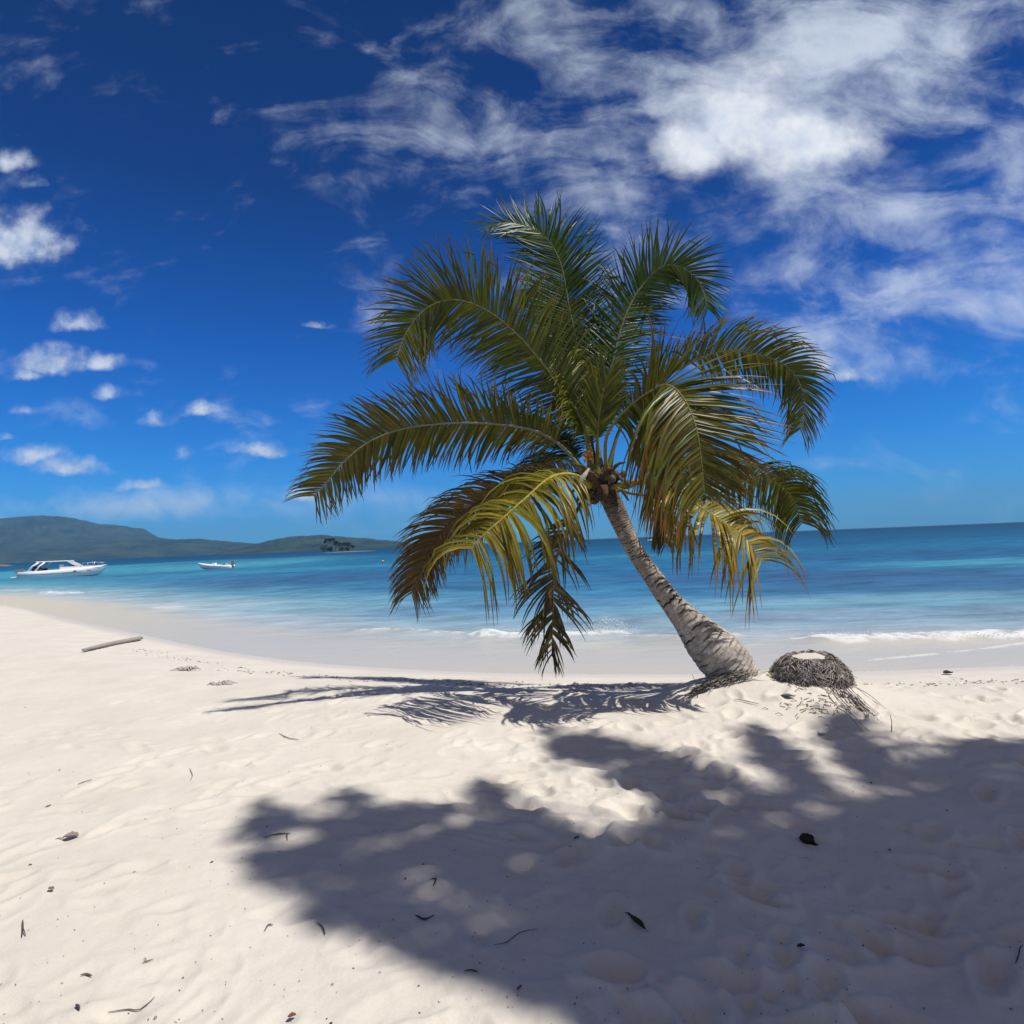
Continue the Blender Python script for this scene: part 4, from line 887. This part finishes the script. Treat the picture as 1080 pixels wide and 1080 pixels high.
leaf("dry_leaf", "narrow dark dead leaf standing out in the shade right of centre", "leaf", 672, 976, .12, .014, R(-66), (.045, .038, .03), .5, .03)
leaf("dry_leaf", "dark leaf scrap in shade at the lower right", "leaf", 845, 1002, .035, .009, R(10), (.05, .042, .036), .6)
leaf("dry_leaf", "black leaf bit on the pale wet sand by the water", "leaf", 1000, 709, .14, .05, R(10), (.04, .035, .03), .6)
leaf("bark_fragment", "grey bark fragment on the mound in front of the stump", "bark", 831, 736, .12, .03, R(-25), (.14, .13, .12), .6, .05)
twig("twig", "long thin curved twig at the lower left on sunlit sand", "twig", [(114, 1069), (135, 1066), (152, 1064), (163, 1053)], .0035)
twig("twig", "dark straight twig with a hooked end at the shadow's left tip", "twig", [(279, 884), (292, 881), (306, 880)], .006, (.05, .042, .036), fork=(.9, (303, 887)))
twig("twig", "thin twig on bright sand above the shadow's left tip", "twig", [(294, 774), (304, 779), (315, 781)], .006, (.12, .095, .08))
twig("twig", "wispy upright-curved twig in the middle of the bright sand", "twig", [(200, 811), (203, 818), (201, 824)], .004, (.13, .11, .095))
twig("twig", "V-shaped dark twig in the shade below centre", "twig", [(438, 967), (446, 971), (452, 970), (458, 967)], .007, (.04, .034, .03))
twig("twig", "long faintly curved thin twig in the shade near the bottom", "twig", [(521, 998), (535, 995), (548, 985), (566, 981)], .0035, (.06, .05, .042))
twig("twig", "short hooked twig beside the bright patch within the shadow", "twig", [(453, 929), (460, 928), (457, 936)], .006, (.05, .042, .036))
twig("twig", "bent twig crossing the shadow's lower left edge", "twig", [(334, 974), (340, 979), (343, 987)], .005, (.07, .058, .05))
twig("twig", "slim stick rising at the right edge of the shaded sand", "twig", [(1071, 1017), (1075, 1006), (1079, 998)], .004, (.06, .05, .042))
twig("twig", "short dark stick left of the driftless bright sand's grey leaf", "twig", [(48, 852), (54, 850)], .007, (.07, .06, .055))["label"] = "short dark stick above the crumpled grey leaf"
twig("twig", "forked dark twig near the bottom left corner", "twig", [(24, 972), (24, 982), (23, 990)], .006, (.06, .05, .045), fork=(.5, (27, 988)))
twig("twig", "stubby dark stick beside the long thin curved twig", "twig", [(80, 1062), (84, 1067)], .008, (.05, .04, .036))
twig("twig", "short level dark twig above the long thin curved twig", "twig", [(85, 1030), (91, 1029), (97, 1031)], .006, (.08, .066, .055))
twig("twig", "small twig with looped end below the shadow's lower left edge", "twig", [(279, 983), (283, 977), (288, 977)], .005, (.09, .075, .065))
twig("twig", "pale slanting twig on bright sand left of the wispy twig", "twig", [(82, 828), (90, 825), (97, 823)], .006, (.17, .145, .12))
twig("twig", "tiny pair of crossed twigs on sand near the bottom left", "twig", [(150, 1017), (156, 1015), (162, 1013)], .004, (.09, .075, .06), fork=(.4, (152, 1011)))
twig("twig", "brown twig lying on the mound under the palm trunk", "twig", [(774, 739), (786, 741), (800, 744)], .007, (.12, .09, .07), lift=.012)
twig("twig", "dark twig end near the shadow's lower edge at centre", "twig", [(490, 1026), (497, 1025), (504, 1027)], .006, (.05, .042, .036))
twig("twig", "short dark twig in shade right of the long thin twig", "twig", [(545, 1046), (550, 1041)], .006, (.05, .042, .036))
twig("twig", "dark chip between the shaded bright patches", "twig", [(605, 886), (611, 884)], .008, (.05, .042, .036))["label"] = "short dark stick by the bright patch right of the hooked twig"
# upright dry shoot by the trunk
p = on_ground(735, 736); mb = MB(); mb.tube([(0, 0, -.02), (.015, 0, .08), (-.01, 0, .16), (-.035, 0, .24)], [.005, .004, .003, .0015], 5, (.12, .10, .08)); o = mb.build("dry_shoot", WOOD); o.location = p; tag(o, "thin dry shoot standing up beside the palm's foot", "shoot")
p = on_ground(1006 - 66, 772); mb = MB(); mb.tube([(0, 0, -.02), (.01, 0, .08), (.0, 0, .14)], [.004, .003, .0015], 5, (.12, .10, .08)); o = mb.build("dry_shoot", WOOD); o.location = p; tag(o, "small dry shoot standing in sand right of the stump's roots", "shoot")
# white shell
p = on_ground(867, 774); mb = MB(); rows = []
for j in range(6):
    a_ = j / 5 * math.pi / 2; rw = [mb.vert((.035 * math.cos(a_) * math.cos(k * .524) * (1 + .1 * (k % 2)), .03 * math.cos(a_) * math.sin(k * .524), .022 * math.sin(a_)), (.75, .73, .7)) for k in range(12)]; rows.append(rw)
for p_, q_ in zip(rows, rows[1:]):
    for k in range(12): mb.face(p_[k], p_[(k + 1) % 12], q_[(k + 1) % 12], q_[k])
o = mb.build("seashell", WOOD); o.location = p; tag(o, "small white seashell in front of the stump", "shell")
# grey clump
p = on_ground(195, 707); mb = MB()
for k in range(45):
    a_ = random.uniform(0, 6.28); rr_ = random.random() ** .5 * .06; q = Vector((math.cos(a_) * rr_ * 1.6, math.sin(a_) * rr_, 0)); d = Vector((random.gauss(0, .07), random.gauss(0, .05), 0))
    mb.tube([q + Vector((0, 0, .005)), q + d * .5 + Vector((0, 0, random.uniform(.02, .06))), q + d + Vector((0, 0, .006))], [.01, .012, .006], 5, (.42, .385, .35))
o = mb.build("seaweed_clump", WOOD); o.location = p; tag(o, "dried grey seaweed clump right of the driftwood log", "seaweed")
p = on_ground(231, 722); mb = MB()
for k in range(26):
    a_ = random.uniform(0, 6.28); rr_ = random.random() ** .5 * .06; q = Vector((math.cos(a_) * rr_ * 1.8, math.sin(a_) * rr_, 0)); d = Vector((random.gauss(0, .08), random.gauss(0, .03), 0))
    mb.tube([q + Vector((0, 0, .004)), q + d * .5 + Vector((0, 0, random.uniform(.01, .04))), q + d + Vector((0, 0, .004))], [.007, .008, .004], 5, (.46, .42, .38))
o = mb.build("seaweed_clump", WOOD); o.location = p; tag(o, "low flat seaweed strand left of the palm's shadow tip", "seaweed")
# uncountable specks of bark and leaf
mb = MB()
for k in range(750):
    px, py = random.uniform(-60, 1140), 722 + 370 * random.random() ** 1.1
    p = on_z(px, py, 0); s_ = random.uniform(.002, .006) * (1 if random.random() < .92 else 1.8); a_ = random.uniform(0, 6.28); g = random.choice([.05, .08, .14, .24])
    z = ground_z(p.x, p.y) + .002; c_, q_ = math.cos(a_) * s_, math.sin(a_) * s_; e2 = random.uniform(.2, .6)
    v = [mb.vert((p.x + c_, p.y + q_, z), (g, g * .88, g * .78)), mb.vert((p.x - q_ * e2, p.y + c_ * e2, z + s_ * .5), (g, g * .88, g * .78)), mb.vert((p.x - c_, p.y - q_, z), (g, g * .88, g * .78)), mb.vert((p.x + q_ * e2, p.y - c_ * e2, z), (g, g * .88, g * .78)), mb.vert((p.x, p.y, z + s_ * .8), (g, g * .88, g * .78))]
    for i in range(4): mb.face(v[i], v[(i + 1) % 4], v[4])
for k in range(500):          # strand line along the top of the wet sand
    px = random.uniform(140, 1080); py = np.interp(px, [140, 250, 400, 560, 860, 1080], [680, 703, 716, 721, 722, 716]) + random.gauss(0, 3.5)
    p = on_z(px, py, -.1); z = ground_z(p.x, p.y) + .003; s_ = random.uniform(.008, .03); a_ = random.gauss(0, .5); g = random.choice([.12, .2, .3]); c_, q_ = math.cos(a_) * s_, math.sin(a_) * s_
    v = [mb.vert((p.x + c_, p.y + q_, z), (g, g * .88, g * .78)), mb.vert((p.x - q_ * .3, p.y + c_ * .3, z + s_ * .3), (g, g * .88, g * .78)), mb.vert((p.x - c_, p.y - q_, z), (g, g * .88, g * .78)), mb.vert((p.x + q_ * .3, p.y - c_ * .3, z), (g, g * .88, g * .78)), mb.vert((p.x, p.y, z + s_ * .4), (g, g * .88, g * .78))]
    for i in range(4): mb.face(v[i], v[(i + 1) % 4], v[4])
tag(mb.build("beach_litter", WOOD), "specks of bark and leaf scattered over the sand", kind="stuff")

# ------------------------------------------------------------------ the tall shade tree that stands out of frame to the right
POLY = [(272, 842), (256, 890), (275, 932), (330, 968), (400, 998), (470, 1026), (540, 1054), (600, 1082), (640, 1120), (760, 1210), (1000, 1330), (1400, 1300), (1700, 1000), (1500, 800), (1300, 786), (1080, 786), (1000, 785), (955, 782), (925, 774), (902, 760), (876, 750), (868, 762), (890, 795), (918, 818), (928, 838), (892, 838), (862, 815), (830, 785), (800, 768), (782, 770), (800, 792), (838, 822), (840, 840), (800, 832), (760, 806), (730, 800), (690, 788), (640, 776), (600, 772), (570, 764), (590, 790), (640, 812), (688, 832), (700, 850), (690, 872), (650, 886), (610, 880), (575, 858), (540, 838), (505, 822), (498, 832), (520, 850), (470, 850), (410, 852), (376, 836), (348, 842), (352, 868), (330, 862), (300, 858)]
HOLES = [(434, 930, 44, 18), (485, 952, 40, 13), (530, 970, 44, 11), (566, 912, 30, 15), (310, 880, 20, 10), (765, 834, 16, 11), (866, 842, 14, 9), (770, 877, 17, 11), (812, 862, 18, 7)]
def inpoly(x, y):
    r_ = False; n = len(POLY)
    for i in range(n):
        (x1, y1), (x2, y2) = POLY[i], POLY[(i + 1) % n]
        if (y1 > y) != (y2 > y) and x < (x2 - x1) * (y - y1) / (y2 - y1) + x1: r_ = not r_
    return r_
gp = [on_z(px, py, 0) for px, py in POLY]; xs = [p.x for p in gp]; ys_ = [p.y for p in gp]
def to_px(p):
    d = p - CAM; z = d.dot(fw); return 540 + 643.5 * d.dot(cr) / z, 540 - 643.5 * d.dot(cu) / z
tree_base = Vector((11.6, -.6, .05)); tree_base.z = ground_z(11.6, -.6)
tree = tag(empty("broadleaf_tree", tree_base), "tall broadleaf beach tree whose crown throws the large foreground shadow", "tree")
cm = MB(); cnt = 0; centres = []
tries = 0
while cnt < 34000 and tries < 200000:
    tries += 1
    gx, gy = random.uniform(min(xs), min(max(xs), 7)), random.uniform(max(.6, min(ys_)), max(ys_))
    p = Vector((gx, gy, 0)); px, py = to_px(p); jx, jy = random.gauss(0, 7), random.gauss(0, 5)
    if not inpoly(px + jx, py + jy): continue
    hh = 0; skip = False
    for hx, hy, ha, hb in HOLES:
        q = ((px - hx) / ha) ** 2 + ((py - hy) / hb) ** 2
        if q < 1 and random.random() < .80: skip = True; break
    if skip: continue
    gu, gv = gx * .9 + gy * .42, -gx * .42 + gy * .9
    if float(fbm(np.array(gu * 1.5), np.array(gv * 4.2), 71, 3)) > .62 + .22 * float(sst(640, 760, px) * sst(850, 900, py)) + .06 * float(sst(930, 1000, px)) and random.random() < .75: continue
    h = 13.0 + 2.6 * float(vnoise(np.array(gx * .8), np.array(gy * .8), 3)) + random.uniform(-.9, .9)
    c = p + sdir * (h / sdir.z) - tree_base
    a_ = Vector((random.gauss(0, 1), random.gauss(0, 1), random.gauss(0, .4))).normalized(); b_ = Quaternion(a_, random.uniform(0, 6.28)) @ a_.orthogonal().normalized()
    s_ = random.uniform(.05, .085); cc = tuple(x * random.uniform(.7, 1.3) for x in (.05, .085, .022))
    v = [cm.vert(c - a_ * s_, cc), cm.vert(c + b_ * s_ * .55, cc), cm.vert(c + a_ * s_, cc), cm.vert(c - b_ * s_ * .55, cc)]; cm.face(*v); cnt += 1
    if cnt % 170 == 0: centres.append(c)
cm.build("crown", FOLI, tree)
mb = MB(); mb.tube([(0, 0, -.3), (.1, .1, 2), (-.2, .2, 6.2), (-.6, .3, 9.6)], [.46, .36, .30, .22], 14, (.16, .13, .10)); mb.build("trunk", BARK, tree)
mb = MB()
for c in centres:
    s0 = Vector((-.6, .3, 9.4)); mid = s0.lerp(c, .5) + Vector((0, 0, -.5)); mb.tube([p for p in spline([s0, mid, c], 7)], [.07, .055, .04, .03, .022, .016, .008], 6, (.15, .12, .09))
mb.build("limbs", BARK, tree)

# ------------------------------------------------------------------ sea haze
HZ = True
if HZ:
    mb = MB(); mb.box((-200, 1100, 107), (7000, 7600, 226)); hz = mb.build("haze", WHITE, None, smooth=False, cols=False); hz.data.materials.clear()
    hmm = bpy.data.materials.new("sea_haze"); hmm.use_nodes = True; n_ = hmm.node_tree; n_.nodes.remove(n_.nodes["Principled BSDF"])
    pv = n_.nodes.new("ShaderNodeVolumePrincipled"); pv.inputs["Color"].default_value = (.24, .58, 1.0, 1); pv.inputs["Density"].default_value = .00023; pv.inputs["Anisotropy"].default_value = .0
    n_.links.new(pv.outputs[0], n_.nodes["Material Output"].inputs["Volume"]); hz.data.materials.append(hmm); tag(hz, kind="stuff")

# ------------------------------------------------------------------ render settings
scene.view_settings.view_transform = 'Standard'; scene.view_settings.look = 'None'; scene.view_settings.exposure = 0; scene.view_settings.gamma = 1
scene.cycles.use_denoising = True
scene.cycles.max_bounces = 6; scene.cycles.diffuse_bounces = 3; scene.cycles.glossy_bounces = 2; scene.cycles.transmission_bounces = 3; scene.cycles.transparent_max_bounces = 6; scene.cycles.volume_bounces = 0
scene.cycles.sample_clamp_indirect = 6
